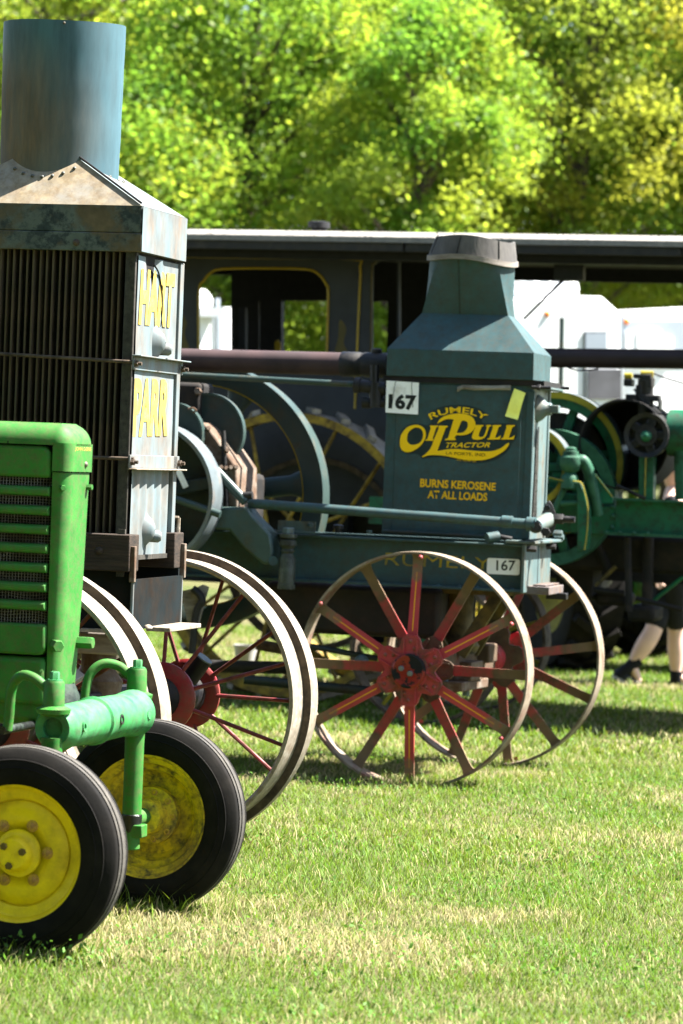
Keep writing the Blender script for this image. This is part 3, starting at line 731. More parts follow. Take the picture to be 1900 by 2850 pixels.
# rear of the machine beyond the picture edge
for sgn in (-1, 1):
    mb = MB(); mb.lathe([(.86, -.25), (.89, -.25), (.89, .25), (.86, .25)], (0, 0, 0), (0, 1, 0), 60, closed=True)
    rw = mb.build('rear_wheel', M_steel, hp, T(-3.1, sgn * .75, .89))
    for k in range(16): MB().cyl((0, (-1) ** k * .15, .1), (0, (-1) ** k * .1, .86), .014, n=6).build('spoke', M_redsp, rw, RY(k * math.pi / 8))
    MB().cyl((0, -.25, 0), (0, .25, 0), .13).build('hub', M_black, rw)
MB().cyl((-3.1, -.75, .89), (-3.1, .75, .89), .06).build('rear_axle', M_black, hp)
MB().box(-3.4, UB - .1, -.28, .28, wt0 + .0, wt1 + .45).build('engine_housing', M_hpframe, hp, bevel=.03)
# ================================================================== dark teal tractor with the gold decal
_a = at((1156, 1852), 16.6); _b = at((1376, 1812), 17.95)
RU = Frame(((_a.x + _b.x) / 2, (_a.y + _b.y) / 2), 14.0)
RUT = (_b - _a).length / 2
RUST_ = R(14) - math.atan2(_b.x - _a.x, _b.y - _a.y)
ru = root('kerosene_tractor', RU, 'dark teal tractor with gold lettering on its square cooling tower and red spoked wheels', 'tractor')
TN, TF = -.225, .225
tu1 = RU.s(zh(1190, 300), TN)[0]; tu0 = RU.s(zh(80, 600), TN)[0]
tw1 = RU.p(zh(650, 70), TN).z; tw0 = RU.p(zh(650, 1195), TN).z
MB().box(tu0, tu1 - .004, TN, TF, tw0 - .03, tw1 + .01).build('cooling_tower', M_ru, ru, bevel=.004)
pu0 = RU.s(zh(158, 600), TN)[0]; pu1 = RU.s(zh(1100, 600), TN)[0]
MB().box(pu0, pu1, TN - .004, TN + .01, tw0 - .02, tw1 - .012).build('side_panel', M_ru, ru, bevel=.002)
TS = TN - .004
# front of the tower: sunlight on it painted in by the paler teal
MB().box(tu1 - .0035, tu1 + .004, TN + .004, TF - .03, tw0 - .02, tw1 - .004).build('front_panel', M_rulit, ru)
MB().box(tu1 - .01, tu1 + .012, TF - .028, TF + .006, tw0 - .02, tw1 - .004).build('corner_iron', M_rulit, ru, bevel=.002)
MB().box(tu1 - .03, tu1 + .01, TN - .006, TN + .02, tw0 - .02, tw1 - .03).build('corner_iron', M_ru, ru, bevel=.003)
# cap
cn = TN - .02; cf = TF + .02
cu0 = RU.s(zg(97, 1050), cn)[0]; cu1 = RU.s(zg(1202, 1080), cn)[0]
cw0 = RU.p(zg(650, 1168), cn).z; cw1 = RU.p(zg(650, 963), cn).z
MB().box(cu0, cu1, cn, cf, cw0, cw1).build('tower_cap', M_ru, ru, bevel=.003)
MB().box(tu0 - .02, tu1 + .06, TN - .012, TF + .012, tw1 - .004, cw0 - .001).build('cap_gasket', M_dark, ru)
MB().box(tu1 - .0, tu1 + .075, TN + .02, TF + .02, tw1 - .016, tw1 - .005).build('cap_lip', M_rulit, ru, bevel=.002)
# sloping shoulder and stack: plates
bn = cn + .15; bf = cf - .15
bu0 = RU.s(zg(362, 684), bn)[0]; bu1 = RU.s(zg(1010, 694), bn)[0]
bw = RU.p(zg(650, 688), bn).z
base = [Vector((cu0, cn, cw1)), Vector((cu1, cn, cw1)), Vector((cu1, cf, cw1)), Vector((cu0, cf, cw1))]
top = [Vector((bu0, bn, bw)), Vector((bu1, bn, bw)), Vector((bu1, bf, bw)), Vector((bu0, bf, bw))]
for k in range(4):
    k2 = (k + 1) % 4; m_ = MB(); nrm = (base[k2] - base[k]).cross(top[k] - base[k]).normalized() * .004
    a_, b_, c_, d_ = base[k], base[k2], top[k2], top[k]
    m_.add([a_, b_, c_, d_, a_ - nrm, b_ - nrm, c_ - nrm, d_ - nrm], [(0, 1, 2, 3), (7, 6, 5, 4), (0, 4, 5, 1), (1, 5, 6, 2), (2, 6, 7, 3), (3, 7, 4, 0)])
    m_.build('shoulder_plate', M_ru, ru)
# stack: rectangle below, oval above
ot = RU.p(zg(430, 268), 0); ot2 = RU.p(zg(1058, 318), 0)
ou = (ot.x + ot2.x) / 2; ol = (ot2.x - ot.x) / 2; ow = (ot.z + ot2.z) / 2 + .012
def blend(t_, N_=72):
    out = []
    for i in range(N_):
        g = 2 * math.pi * i / N_; c, s_ = math.cos(g), math.sin(g)
        k = 1 / max(abs(c), abs(s_)) if True else 1
        rx, ry = (bu1 - bu0) / 2, (bf - bn) / 2
        rect = Vector(((bu0 + bu1) / 2 + rx * max(-1, min(1, c * k)), (bn + bf) / 2 + ry * max(-1, min(1, s_ * k)), bw))
        ov = Vector((ou + ol * c, .205 * s_, ow))
        q = rect.lerp(ov, t_); out.append(q)
    return out
m_ = MB(); m_.loft([blend(i / 10) for i in range(11)], caps=False); m_.build('stack', M_ru, ru, smooth=22)
q0 = RU.p(zg(648, 690), bn); q1 = Vector((ou - .035, -.204, ow)); q0.y = bn - .001
MB().cyl(q0, q1, .0022, n=5).build('stack_seam', M_rudark, ru)
# warped collar in weathered staves
c0 = RU.p(zg(405, 262), 0); c1 = RU.p(zg(1082, 318), 0); t0 = RU.p(zg(475, 100), 0); t1 = RU.p(zg(1058, 150), 0)
def cring(e, f, dw, sc=1.0, vv=.222):
    uc = (e.x + f.x) / 2; ul = (f.x - e.x) / 2 * sc
    return [Vector((uc + ul * math.cos(g), vv * sc * math.sin(g), e.z + (f.z - e.z) * (math.cos(g) + 1) / 2 + dw + .008 * math.sin(3 * g))) for g in [2 * math.pi * i / 54 for i in range(54)]]
m_ = MB(); m_.loft([cring(c0, c1, .014, .97), cring(t0, t1, 0, 1.0, .2), cring(t0, t1, 0, .93, .2), cring(c0, c1, .014, .9)], caps=False); m_.build('stack_collar', M_collar, ru, smooth=40)
m_ = MB(); m_.loft([cring(c0, c1, -.012, 1.0), cring(c0, c1, .014, 1.0), cring(c0, c1, .014, .93), cring(c0, c1, -.012, .93), cring(c0, c1, -.012, 1.0)], caps=False); m_.build('collar_rim', M_board, ru, smooth=40)
for g in (-1.75, -.75, -2.6):
    a_ = Vector(((c0.x + c1.x) / 2 + (c1.x - c0.x) / 2 * .975 * math.cos(g), .217 * math.sin(g), c0.z + (c1.z - c0.z) * (math.cos(g) + 1) / 2 + .018))
    b_ = Vector(((t0.x + t1.x) / 2 + (t1.x - t0.x) / 2 * 1.0 * math.cos(g), .201 * math.sin(g), t0.z + (t1.z - t0.z) * (math.cos(g) + 1) / 2))
    MB().cyl(a_, b_, .0025, n=5).build('stave_joint', M_gap, ru)
# ---------------------------------------------------------------- decals on the side panel
def pn(dv):
    return lambda x, y: RU.p(zr(x, y), TS - dv)
O1 = [(55, 560), (70, 480), (130, 400), (200, 366), (280, 362), (340, 395), (368, 450), (362, 520), (320, 595), (250, 655), (170, 690), (100, 680), (60, 630)]
O2 = [(140, 520), (160, 450), (210, 405), (260, 392), (310, 410), (335, 460), (330, 520), (300, 570), (250, 597), (190, 600), (150, 570)]
I1 = [(420, 368, 1), (518, 368, 1), (514, 383, 1), (495, 392, 1), (450, 530, 1), (464, 538, 1), (460, 552, 1), (360, 552, 1), (366, 538, 1), (386, 530, 1), (430, 392, 1), (418, 383, 1)]
L1 = [(530, 368, 1), (637, 372, 1), (632, 386, 1), (610, 395, 1), (508, 677, 1), (640, 655), (760, 653), (900, 668), (1050, 680), (1180, 675), (1280, 640), (1345, 590), (1378, 577, 1), (1370, 612), (1320, 670), (1230, 730), (1120, 775), (1000, 790), (860, 785), (720, 760), (600, 735), (480, 725), (400, 730), (345, 746), (316, 748, 1), (372, 705), (430, 635), (475, 520), (528, 395, 1), (520, 384, 1)]
P1 = [(507, 348, 1), (530, 300), (590, 255), (680, 230), (770, 222), (860, 232), (930, 265), (968, 330), (965, 390), (930, 440), (870, 475), (800, 486), (738, 483, 1), (714, 520, 1), (734, 530, 1), (728, 545, 1), (598, 545, 1), (606, 530, 1), (638, 520, 1), (698, 318), (704, 297), (660, 288), (600, 296), (545, 325)]
P2 = [(820, 308), (860, 318), (878, 350), (868, 400), (830, 445), (780, 458), (742, 456, 1), (778, 370), (798, 320)]
U1 = [(972, 362, 1), (1068, 362, 1), (1064, 377, 1), (1045, 384, 1), (1012, 470), (1016, 503), (1045, 508), (1075, 486), (1112, 385, 1), (1098, 376, 1), (1102, 362, 1), (1162, 362, 1), (1156, 377, 1), (1136, 385, 1), (1098, 490), (1052, 530), (985, 541), (934, 527), (930, 490), (968, 390, 1), (962, 376, 1)]
Lx = lambda dx, e: [(1185 + dx, 362, 1), (1282 + dx, 362, 1), (1277 + dx, 377, 1), (1252 + dx, 386, 1), (1207 + dx, 515, 1), (1240 + dx, 511), (1278 + dx + e, 484, 1), (1266 + dx, 536, 1), (1113 + dx, 538, 1), (1119 + dx, 524, 1), (1140 + dx, 515, 1), (1182 + dx, 386, 1), (1172 + dx, 376, 1)]
BACK = [(40, 560), (60, 450), (130, 375), (210, 345), (300, 345), (390, 365), (440, 300), (410, 215, 1), (520, 150), (700, 118), (860, 122), (1010, 160), (1118, 238, 1), (1050, 300), (1090, 345), (1300, 340), (1470, 352, 1), (1478, 490), (1410, 590), (1370, 670), (1260, 760), (1120, 812), (960, 828), (800, 800), (640, 762), (480, 752), (330, 772, 1), (270, 715), (160, 712), (70, 670)]
flat_shape([BACK], pn(.0006), 'decal_ground', M_decalbg, ru)
glyphs = [[O1, O2], [I1], [L1], [P1, P2], [U1], [Lx(0, 0)], [Lx(166, 4)]]
for gl in glyphs:
    sh = [[(q[0] + 7, q[1] + 10) + tuple(q[2:]) for q in L] for L in gl]
    flat_shape(sh, pn(.0012), 'letter_shadow', M_decal, ru)
    flat_shape(gl, pn(.002), 'gold_letter', M_gold, ru)
def arc(s_, t_):
    g = R(-29.5 + 60.5 * s_); rr = 650 + 76 * t_
    return RU.p(zr(752 + rr * math.sin(g), 866 - rr * math.cos(g)), TS - .002)
letter_on('RUMELY', arc, 'gold_letters', M_gold, ru, .015)
qm = lambda a, b, c, d, dv=.002: quadmap(*[RU.p(zr(*q), TS - dv) for q in (a, b, c, d)])
letter_on('TRACTOR', qm((618, 574), (1152, 572), (1142, 632), (606, 637)), 'gold_letters', M_gold, ru, .02, .25)
letter_on('LA PORTE, IND.', qm((612, 684), (1102, 706), (1100, 750), (612, 724), .0032), 'black_letters', M_decal, ru, .0)
letter_on('REG. U.S. PAT. OFF.', qm((745, 776), (988, 797), (988, 813), (745, 790)), 'gold_letters', M_gold, ru, .0)
letter_on('BURNS KEROSENE', qm((302, 1010), (1218, 1062), (1212, 1160), (297, 1112)), 'gold_letters', M_goldb, ru, .03)
letter_on('AT ALL LOADS', qm((394, 1150), (1115, 1186), (1110, 1285), (386, 1248)), 'gold_letters', M_goldb, ru, .03)
# bent tin strip under the cap
pts = [RU.p(zh(*q), TN - .012) for q in ((628, 118), (668, 102), (760, 106), (900, 108), (1030, 104))]
m_ = MB(); m_.loft([[p + Vector((0, 0, -.014 + .004 * (i % 2))), p + Vector((0, -.006, -.002)), p + Vector((0, -.004, .012)), p + Vector((0, .004, .006))] for i, p in enumerate(pts)]); m_.build('tin_strip', M_tin, ru)
# front of the tower: boss, drip, nuts
v_, w_ = RU.f(zh(1268, 265), tu1 + .03)
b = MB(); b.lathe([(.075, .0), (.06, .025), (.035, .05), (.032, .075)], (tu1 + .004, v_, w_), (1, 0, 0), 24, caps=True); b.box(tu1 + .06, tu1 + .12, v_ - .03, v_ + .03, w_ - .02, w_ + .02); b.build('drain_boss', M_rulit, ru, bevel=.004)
dr = []
for x, y, wd in ((1232, 400, 8), (1225, 470, 22), (1222, 600, 30), (1216, 760, 34), (1210, 900, 40), (1206, 1000, 44), (1204, 1090, 50)):
    v_, w_ = RU.f(zh(x, y), tu1 + .006); dr.append((v_, w_, wd * .0012))
m_ = MB(); m_.loft([[Vector((tu1 + .0105, v_ - h_, w_)), Vector((tu1 + .015, v_ - h_ * .4, w_)), Vector((tu1 + .015, v_ + h_ * .5, w_)), Vector((tu1 + .0105, v_ + h_, w_))] for v_, w_, h_ in dr]); m_.build('oil_drip', M_tar, ru)
for q in (zh(1260, 105), zh(1400, 108)):
    v_, w_ = RU.f(q, tu1 + .05); b = MB(); b.cyl((tu1, v_, w_), (tu1 + .10, v_, w_), .009); b.hexa((tu1 + .03, v_, w_), (1, 0, 0), .017, .016); b.build('cap_bolt', M_black, ru)
# ---------------------------------------------------------------- frame channel
FN = -.36
fu1 = RU.s(zh(1130, 1450), FN)[0]; fu0 = RU.s(zf(700, 1200), FN)[0]
ft = RU.p(zh(600, 1262), FN).z; fb = RU.p(zh(600, 1622), FN).z
for sg in (-1, 1):
    y_ = lambda a, b: sorted((sg * a, sg * b))
    MB().box(-2.4, fu1, *y_(.30, .315), fb, ft).build('frame_channel', M_ru, ru)
    MB().box(-2.4, fu1, *y_(.3155, .37), ft - .012, ft).build('channel_flange', M_ru, ru, bevel=.003)
    MB().box(-2.4, fu1, *y_(.3155, .37), fb, fb + .014).build('channel_flange', M_ru, ru, bevel=.003)
for x in (300, 480, 640, 780, 920, 1040):
    u_ = RU.s(zh(x, 1600), FN + .01)[0]; MB().dome((u_, -.345, fb + .014), (0, 0, 1), .012, .009).build('rivet', M_ru, ru)
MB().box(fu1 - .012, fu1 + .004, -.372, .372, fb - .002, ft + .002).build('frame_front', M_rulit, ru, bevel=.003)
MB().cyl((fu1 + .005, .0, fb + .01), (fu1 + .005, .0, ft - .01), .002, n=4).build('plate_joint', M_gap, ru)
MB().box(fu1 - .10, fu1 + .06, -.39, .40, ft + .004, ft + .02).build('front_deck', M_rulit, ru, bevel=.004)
cw = lambda q: RU.p(zh(*q), -.3155)
letter_on('RUMELY', quadmap(*[RU.p(zh(*q), -.3165) for q in ((90, 1346), (886, 1386), (880, 1474), (80, 1440))]), 'raised_letters', mat('ochre_raised_letters', (.55, .40, .03), .5, var=.3, vscale=20, dirt=(.08, .11, .1), amt=.3, dscale=30), ru, -.004)
pl = MB(); a_ = [RU.s(zh(*q), -.32) for q in ((852, 1397), (1098, 1397), (1095, 1516), (905, 1508), (870, 1440))]
pu = [p[0] for p in a_]; pw = [p[1] for p in a_]
pl.prism(rounded(RU.s(zh(852, 1420), -.32)[0], max(pu), min(pw), max(pw), .012, ('tl', 'tr', 'bl', 'br')), -.3215, -.3165); num = pl.build('number_sticker', M_sign, ru)
letter_on('167', quadmap(*[RU.p(zh(*q), -.3222) for q in ((922, 1402), (1066, 1404), (1062, 1482), (920, 1482))]), 'black_digits', M_ink, num, .015)
# toothed iron block and pin under the front
v_, w_ = RU.f(zh(1290, 1610), fu1 + .06)
m_ = MB(); m_.box(fu1 - .02, fu1 + .12, v_ - .22, v_ + .2, w_ - .03, w_ + .012)
for k in range(8): m_.box(fu1 + .03, fu1 + .10, v_ - .2 + .05 * k, v_ - .17 + .05 * k, w_ + .012, w_ + .022)
m_.build('toothed_block', mat('scorched_grey_iron', (.20, .17, .165), .6, var=.3, vscale=20, dirt=(.25, .14, .08), amt=.3, dscale=14, bump=.4), ru, RX(.0), bevel=.003)
MB().box(fu1 + .06, fu1 + .17, v_ + .02, v_ + .07, w_ - .06, w_ - .025).build('hitch_pin', M_black, ru, bevel=.004)
# steering tube along the side with its bracket
SV = -.44
a_ = RU.p(zf(600, 905), SV); b_ = RU.p(zh(965, 1112), SV); c_ = RU.p(zh(1180, 1132), SV)
MB().cyl(a_, c_, .026, n=18).build('steering_tube', M_ru, ru)
d_ = (c_ - a_).normalized(); MB().cyl(b_, b_ + d_ * .055, .032, n=18).build('tube_collar', M_ru, ru)
MB().cyl(c_ - d_ * .02, c_ + d_ * .025, .037, n=18).build('tube_end', M_ru, ru)
g0 = RU.p(zh(1215, 1150), SV + .02); g1 = RU.p(zh(1310, 1100), SV + .25)
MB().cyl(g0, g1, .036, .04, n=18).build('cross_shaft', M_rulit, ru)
fx = RU.p(zh(1312, 1090), SV + .25)
m_ = MB(); m_.prism([(-.045, -.01), (-.02, .07), (0, .095), (.02, .07), (.05, .0), (.03, -.07), (.0, -.10), (-.025, -.07)], -.01, .012); m_.build('pinion_flange', M_black, ru, T(*fx) @ RZ(.5), bevel=.004)
b = MB(); b.hexa(fx + Vector((.03, .0, 0)), (1, 0, 0), .03, .05); b.cyl(fx + Vector((.03, 0, 0)), fx + Vector((.14, 0, 0)), .017); b.build('shaft_bolt', M_black, ru)
for q, r_ in ((zh(1215, 1150), .03), (zh(1290, 1190), .025), (zh(1300, 1010), .018)):
    p_ = RU.p(q, SV); MB().hexa(p_, (.3, -1, 0), r_, .03).build('shaft_nut', M_black, ru)
for q in (zh(1390, 1200), zh(1400, 1230), zh(1195, 1320), zh(1340, 1300)):
    v_, w_ = RU.f(q, fu1 + .05); MB().hexa((fu1 + .02, v_, w_), (1, 0, 0), .018, .05).build('deck_bolt', M_rulit if q[1] < 1500 else M_black, ru)
MB().box(tu1 - .03, fu1 + .03, -.33, .2, tw0 - .05, ft + .02).build('deck_casting', M_rudark, ru, bevel=.01)
# roller on the deck and small fittings on the channel
p0 = RU.p(zh(850, 1238), -.37); p1 = RU.p(zh(935, 1225), -.33)
MB().cyl(p0, p1, .028, n=18).build('deck_roller', M_ru, ru); MB().cyl(p1, p1 + Vector((.07, .01, -.012)), .014).build('roller_pin', M_black, ru)
MB().cyl(RU.p(zh(70, 1185), -.3), RU.p(zh(850, 1225), -.3), .009).build('deck_rod', M_rudark, ru)
m_ = MB(); q0 = RU.p(zf(790, 1085), -.36); q1 = RU.p(zf(1040, 1060), -.36); m_.box(q0.x, q1.x, -.36, -.354, q0.z, q0.z + .055); m_.box(q0.x, q1.x + .04, -.4, -.354, q0.z - .006, q0.z); m_.build('angle_bracket', M_rulit, ru)
p_ = RU.p(zf(1190, 1100), -.3); MB().lathe([(.018, 0), (.018, .02), (.028, .022), (.028, .04), (.02, .044)], p_, (0, 0, 1), 16, caps=True).build('oil_cup', M_black, ru)
for q in (zf(1005, 1060), zf(1395, 1105)): MB().hexa(RU.p(q, -.38), (0, 0, 1), .016, .018).build('deck_nut', M_ru, ru)
# turned post with hex nut
pc = RU.s(zf(855, 1250), -.47)[0]; pz = lambda y: RU.p(zf(855, y), -.47).z
MB().lathe([(.030, pz(1475)), (.046, pz(1470)), (.046, pz(1440)), (.042, pz(1436)), (.044, pz(1275)), (.036, pz(1250)), (.030, pz(1235)), (.038, pz(1220)), (.03, pz(1205)), (.046, pz(1180)), (.044, pz(1150)), (.03, pz(1140)), (.046, pz(1130)), (.046, pz(1108)), (.03, pz(1103))], (pc, -.47, 0), (0, 0, 1), 28, caps=True).build('turned_post', mat('oily_teal_post', (.10, .125, .10), .3, var=.25, vscale=16, dirt=(.03, .03, .02), amt=.4, dscale=12, bump=.5, bscale=30), ru)
MB().hexa((pc, -.47, pz(1103)), (0, 0, 1), .032, pz(1065) - pz(1103)).build('post_nut', M_rulit, ru)
# main bracket arm
o_ = [RU.s(zf(*q), -.5) for q in ((362, 928), (585, 930), (625, 985), (742, 1108), (757, 1215), (742, 1312), (690, 1306), (560, 1200), (470, 1085), (366, 1080))]
MB().prism(o_, -.5, -.34).build('bracket_arm', mat('teal_cast_bracket', (.07, .125, .12), .4, var=.15, vscale=8, dirt=(.12, .1, .05), amt=.2, dscale=10, bump=.35, bscale=40), ru, bevel=.014)
MB().cyl(RU.p(zf(760, 1285), -.5), RU.p(zf(760, 1285), -.42), .025).build('arm_pin', M_ru, ru)
# exhaust pipe, water pipe, elbow
a_ = RU.p(ze(-900, 880), 0); b_ = RU.p(ze(1220, 935), 0)
MB().cyl(a_, b_, .062, n=28).build('exhaust_pipe', M_maroon, ru)
c_ = RU.p(ze(1520, 944), 0); d_ = (c_ - b_).normalized()
m_ = MB(); m_.lathe([(.06, -.01), (.067, 0), (.067, .095), (.064, .1), (.064, .115), (.067, .12), (.067, (c_ - b_).length)], b_, d_, 28, caps=True); m_.build('pipe_union', M_black, ru)
p_ = RU.p(ze(1442, 880), 0); MB().lathe([(.022, -.03), (.022, .012), (.03, .014), (.03, .034), (.018, .04)], p_, (0, 0, 1), 16, caps=True).build('union_plug', M_black, ru)
MB().cyl(RU.p(zf(-500, 20), -.2), RU.p(zf(1290, 118), -.2), .0165, n=14).build('water_pipe', M_fly, ru)
el = MB(); e0 = RU.p(zf(1300, 122), -.2); e1 = RU.p(zf(1505, 150), -.2)
el.cyl(e0, e1, .034, n=18); el.lathe([(.042, 0), (.042, .03)], e0, e1 - e0, 18, caps=True); el.cyl(RU.p(zf(1440, 110), -.2), RU.p(zf(1440, 270), -.2), .038, n=18); el.lathe([(.03, 0), (.03, .04)], RU.p(zf(1350, 238), -.2), (1, 0, 0), 12, caps=True); el.cyl(RU.p(zf(1350, 238), -.2), RU.p(zf(1505, 240), -.2), .026); el.cyl(RU.p(zf(1430, -10), -.2), RU.p(zf(1430, 110), -.2), .024)
el.build('pipe_elbow', M_black, ru)
# ---------------------------------------------------------------- engine: flywheel, pulley, guards, cylinder block
fc = RU.p((549, 1378), .45); FR = (RU.p((908, 1378), .45) - fc).x
rimp = lambda r1, r0, h: [(r1, -h), (r1, h), (r1 - .03, h), (r0 + .02, h * .55), (r0, h * .4), (r0, -h * .4), (r0 + .02, -h * .55), (r1 - .03, -h)]
fw = MB().lathe(rimp(FR, FR - .125, .075), (0, 0, 0), (0, 1, 0), 110, closed=True).build('flywheel', M_fly, ru, T(*fc))
for k in range(6):
    m_ = MB(); m_.loft([[Vector((hw * math.cos(g), .03 * math.sin(g), r_)) for g in [2 * math.pi * i / 12 for i in range(12)]] for r_, hw in ((.06, .075), (.2, .058), (FR - .2, .055), (FR - .14, .075), (FR - .115, .13))]); m_.build('flywheel_arm', M_fly, fw, RY(R(82 + 60 * k)))
MB().cyl((0, -.12, 0), (0, .12, 0), .11, n=24).build('flywheel_hub', M_fly, fw)
MB().lathe([(FR - .127, -.0315), (FR - .121, -.0325)], (0, 0, 0), (0, 1, 0), 110).build('pinstripe', M_stripe, fw)
bc = RU.p((413, 1375), -.62); BR = (RU.p((607, 1375), -.62) - bc).x
MB().cyl((bc.x, bc.y, bc.z), (fc.x, fc.y, bc.z), .05).build('crankshaft', M_black, ru)
pu_ = MB().lathe([(BR, -.1), (BR + .004, 0), (BR, .1), (BR - .02, .1), (BR - .02, -.1)], (0, 0, 0), (0, 1, 0), 80, closed=True).build('belt_pulley', M_polish, ru, T(*bc))
for k in range(5): MB().box(-.035, .035, -.02, .02, .05, BR - .015).build('pulley_arm', M_rudark, pu_, RY(R(72 * k + 150)), bevel=.012)
MB().cyl((0, -.1, 0), (0, .1, 0), .085, n=24).build('pulley_hub', M_rudark, pu_)
MB().lathe([(.08, -.008), (BR - .018, -.008), (BR - .018, .008), (.08, .008)], (0, .06, 0), (0, 1, 0), 60, closed=True).build('pulley_web', M_rudark, pu_)
def guard(q_c, q_r, v_, th, a0, a1, name='crank_guard'):
    c = RU.p(q_c, v_); r_ = (RU.p(q_r, v_) - c).length
    pts = [(c.x + r_ * math.cos(R(a)), c.z + r_ * math.sin(R(a))) for a in np.linspace(a0, a1, 26)]
    MB().prism(pts, v_ - th / 2, v_ + th / 2).build(name, M_rudark, ru, bevel=.004)
    m_ = MB(); m_.loft([[Vector((c.x + rr * math.cos(R(a)), yy, c.z + rr * math.sin(R(a)))) for rr, yy in ((r_ - .004, v_ - th / 2 - .004), (r_ + .008, v_ - th / 2 - .004), (r_ + .008, v_ + th / 2), (r_ - .004, v_ + th / 2))] for a in np.linspace(a0, a1, 26)]); m_.build('guard_edge', M_fly, ru)
guard(zq(130, 660), zq(540, 660), -.45, .05, -50, 150)
guard(zq(610, 640), zq(1135, 660), -.2, .05, -62, 140)
o_ = [RU.s(zq(*q), -.4) for q in ((520, 490), (640, 590), (1040, 1160), (1040, 1750), (780, 1750), (800, 1250), (560, 900))]
MB().prism(o_, -.4, .0).build('cylinder_block', M_rustlit, ru, bevel=.01)
for q in ((615, 600), (600, 920), (885, 920), (800, 1170), (870, 1180), (940, 1170), (1015, 1165)): MB().hexa(RU.p(zq(*q), -.41), (.5, -1, .3), .013, .03).build('head_nut', M_rustlit, ru)
MB().cyl(RU.p(zq(840, 620), -.405), RU.p(zq(890, 1750), -.405), .013).build('push_rod', M_black, ru)
MB().cyl(RU.p(zq(680, 1140), -.5), RU.p(zq(1170, 1660), -.5), .026, n=16).build('brace_tube', M_fly, ru)
MB().cyl(RU.p(zq(1100, 1570), -.5), RU.p(zq(1270, 1560), -.5), .02).build('brace_pin', M_black, ru)
MB().pipe([RU.p(zq(-600, 1180), -.7), RU.p(zq(0, 1480), -.7), RU.p(zq(60, 1580), -.7), RU.p(zq(400, 1700), -.7), RU.p(zq(800, 1840), -.7)], .02, 12).build('clutch_lever', M_fly, ru)
bx = RU.p(zq(400, 60), -.2); MB().box(bx.x - .5, bx.x + .06, -.25, .0, bx.z - .22, bx.z + .05).build('crankcase', M_dark, ru, bevel=.02)
q = RU.p(zq(485, 60), -.25); MB().hexa(q, (0, -1, .2), .02, .03).build('case_nut', M_rustlit, ru)
m_ = MB(); m_.pipe([RU.p(zq(*p_), -.5) for p_ in ((330, 300), (400, 290), (445, 325), (400, 360))], .006, 6); m_.build('wire_loop', M_rustlit, ru)
pts = [RU.p(zq(*p_), -.66) for p_ in ((120, 1140), (180, 1200), (230, 1300), (300, 1450))]
m_ = MB(); m_.loft([[p_ + Vector((-.014, 0, -.006)), p_ + Vector((.014, 0, .008)), p_ + Vector((.014, .003, .008)), p_ + Vector((-.014, .003, -.006))] for p_ in pts]); m_.build('paper_tag', M_sign, ru)
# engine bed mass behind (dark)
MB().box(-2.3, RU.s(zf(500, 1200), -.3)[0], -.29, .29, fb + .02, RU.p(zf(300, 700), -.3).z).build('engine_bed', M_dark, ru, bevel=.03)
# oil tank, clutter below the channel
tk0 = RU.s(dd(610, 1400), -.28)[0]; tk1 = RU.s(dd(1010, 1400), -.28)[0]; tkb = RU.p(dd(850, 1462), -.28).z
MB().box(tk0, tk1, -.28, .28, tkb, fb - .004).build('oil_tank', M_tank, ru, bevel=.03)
lk = lambda a, b, v0, v1, r_, mt, nm: MB().cyl(RU.p(dd(*a), v0), RU.p(dd(*b), v1), r_, n=10).build(nm, mt, ru)
lk((690, 1480), (865, 1512), -.3, -.1, .016, M_rudark, 'steering_rod'); lk((560, 1560), (880, 1590), -.32, -.1, .026, M_rudark, 'drag_rod')
lk((480, 1530), (720, 1535), -.1, -.1, .035, M_black, 'reach_bar'); lk((590, 1480), (700, 1500), .1, .1, .03, M_rustlit, 'cross_bar')
MB().dome(RU.p(dd(830, 1520), -.3), (0, -.4, 1), .04, .04, 16).build('ball_joint', M_rulit, ru)
MB().prism([RU.s(zn(*q), -.5) for q in ((165, 570), (340, 530), (400, 500), (462, 525), (335, 1000), (240, 910))], -.5, -.47).build('foot_plate', M_board, ru)
MB().pipe([RU.p(zn(*q), -.52) for q in ((300, 540), (370, 600), (400, 680), (350, 760), (320, 900), (290, 1250))], .02, 8).build('rubber_hose', M_black, ru)
# front axle and support
ws = RZ(RUST_)
m_ = MB(); m_.box(-.055, .055, -RUT + .1, RUT - .1, .53, .65); axl = m_.build('front_axle', M_mudsp, ru, ws, bevel=.01)
MB().cyl((0, -RUT - .1, .59), (0, RUT + .1, .59), .032).build('axle_shaft', M_black, axl)
MB().lathe([(.10, .64), (.12, .68), (.08, .74), (.08, fb)], (0, 0, 0), (0, 0, 1), 18, caps=True).build('pivot_post', M_olive, ru)
for sg in (-1, 1):
    m_ = MB(); m_.prism([(-.28, fb - .002), (-.20, fb - .002), (.0, .66), (-.06, .62)], sg * .16 - .02, sg * .16 + .02); m_.prism([(.22, fb - .002), (.29, fb - .002), (.08, .62), (.02, .66)], sg * .16 - .02, sg * .16 + .02); m_.build('axle_stay', M_olive, ru)
MB().box(-.3, .3, -.2, .2, fb - .03, fb - .003).build('turntable', M_olive, ru)
m_ = MB(); m_.box(-.11, .11, -.24, .24, .45, .50); m_.box(-.03, .12, -.12, .1, .50, .60); m_.build('spring_pad', M_rustlit, axl, bevel=.006)
for sg in (-1, 1):
    MB().cyl((0, sg * .2, .40), (0, sg * .2, .53), .02).build('spring_bolt', M_rulit, axl)
MB().box(.02, .12, .2, .36, .58, .68).build('axle_box', M_mudsp, axl, bevel=.01)
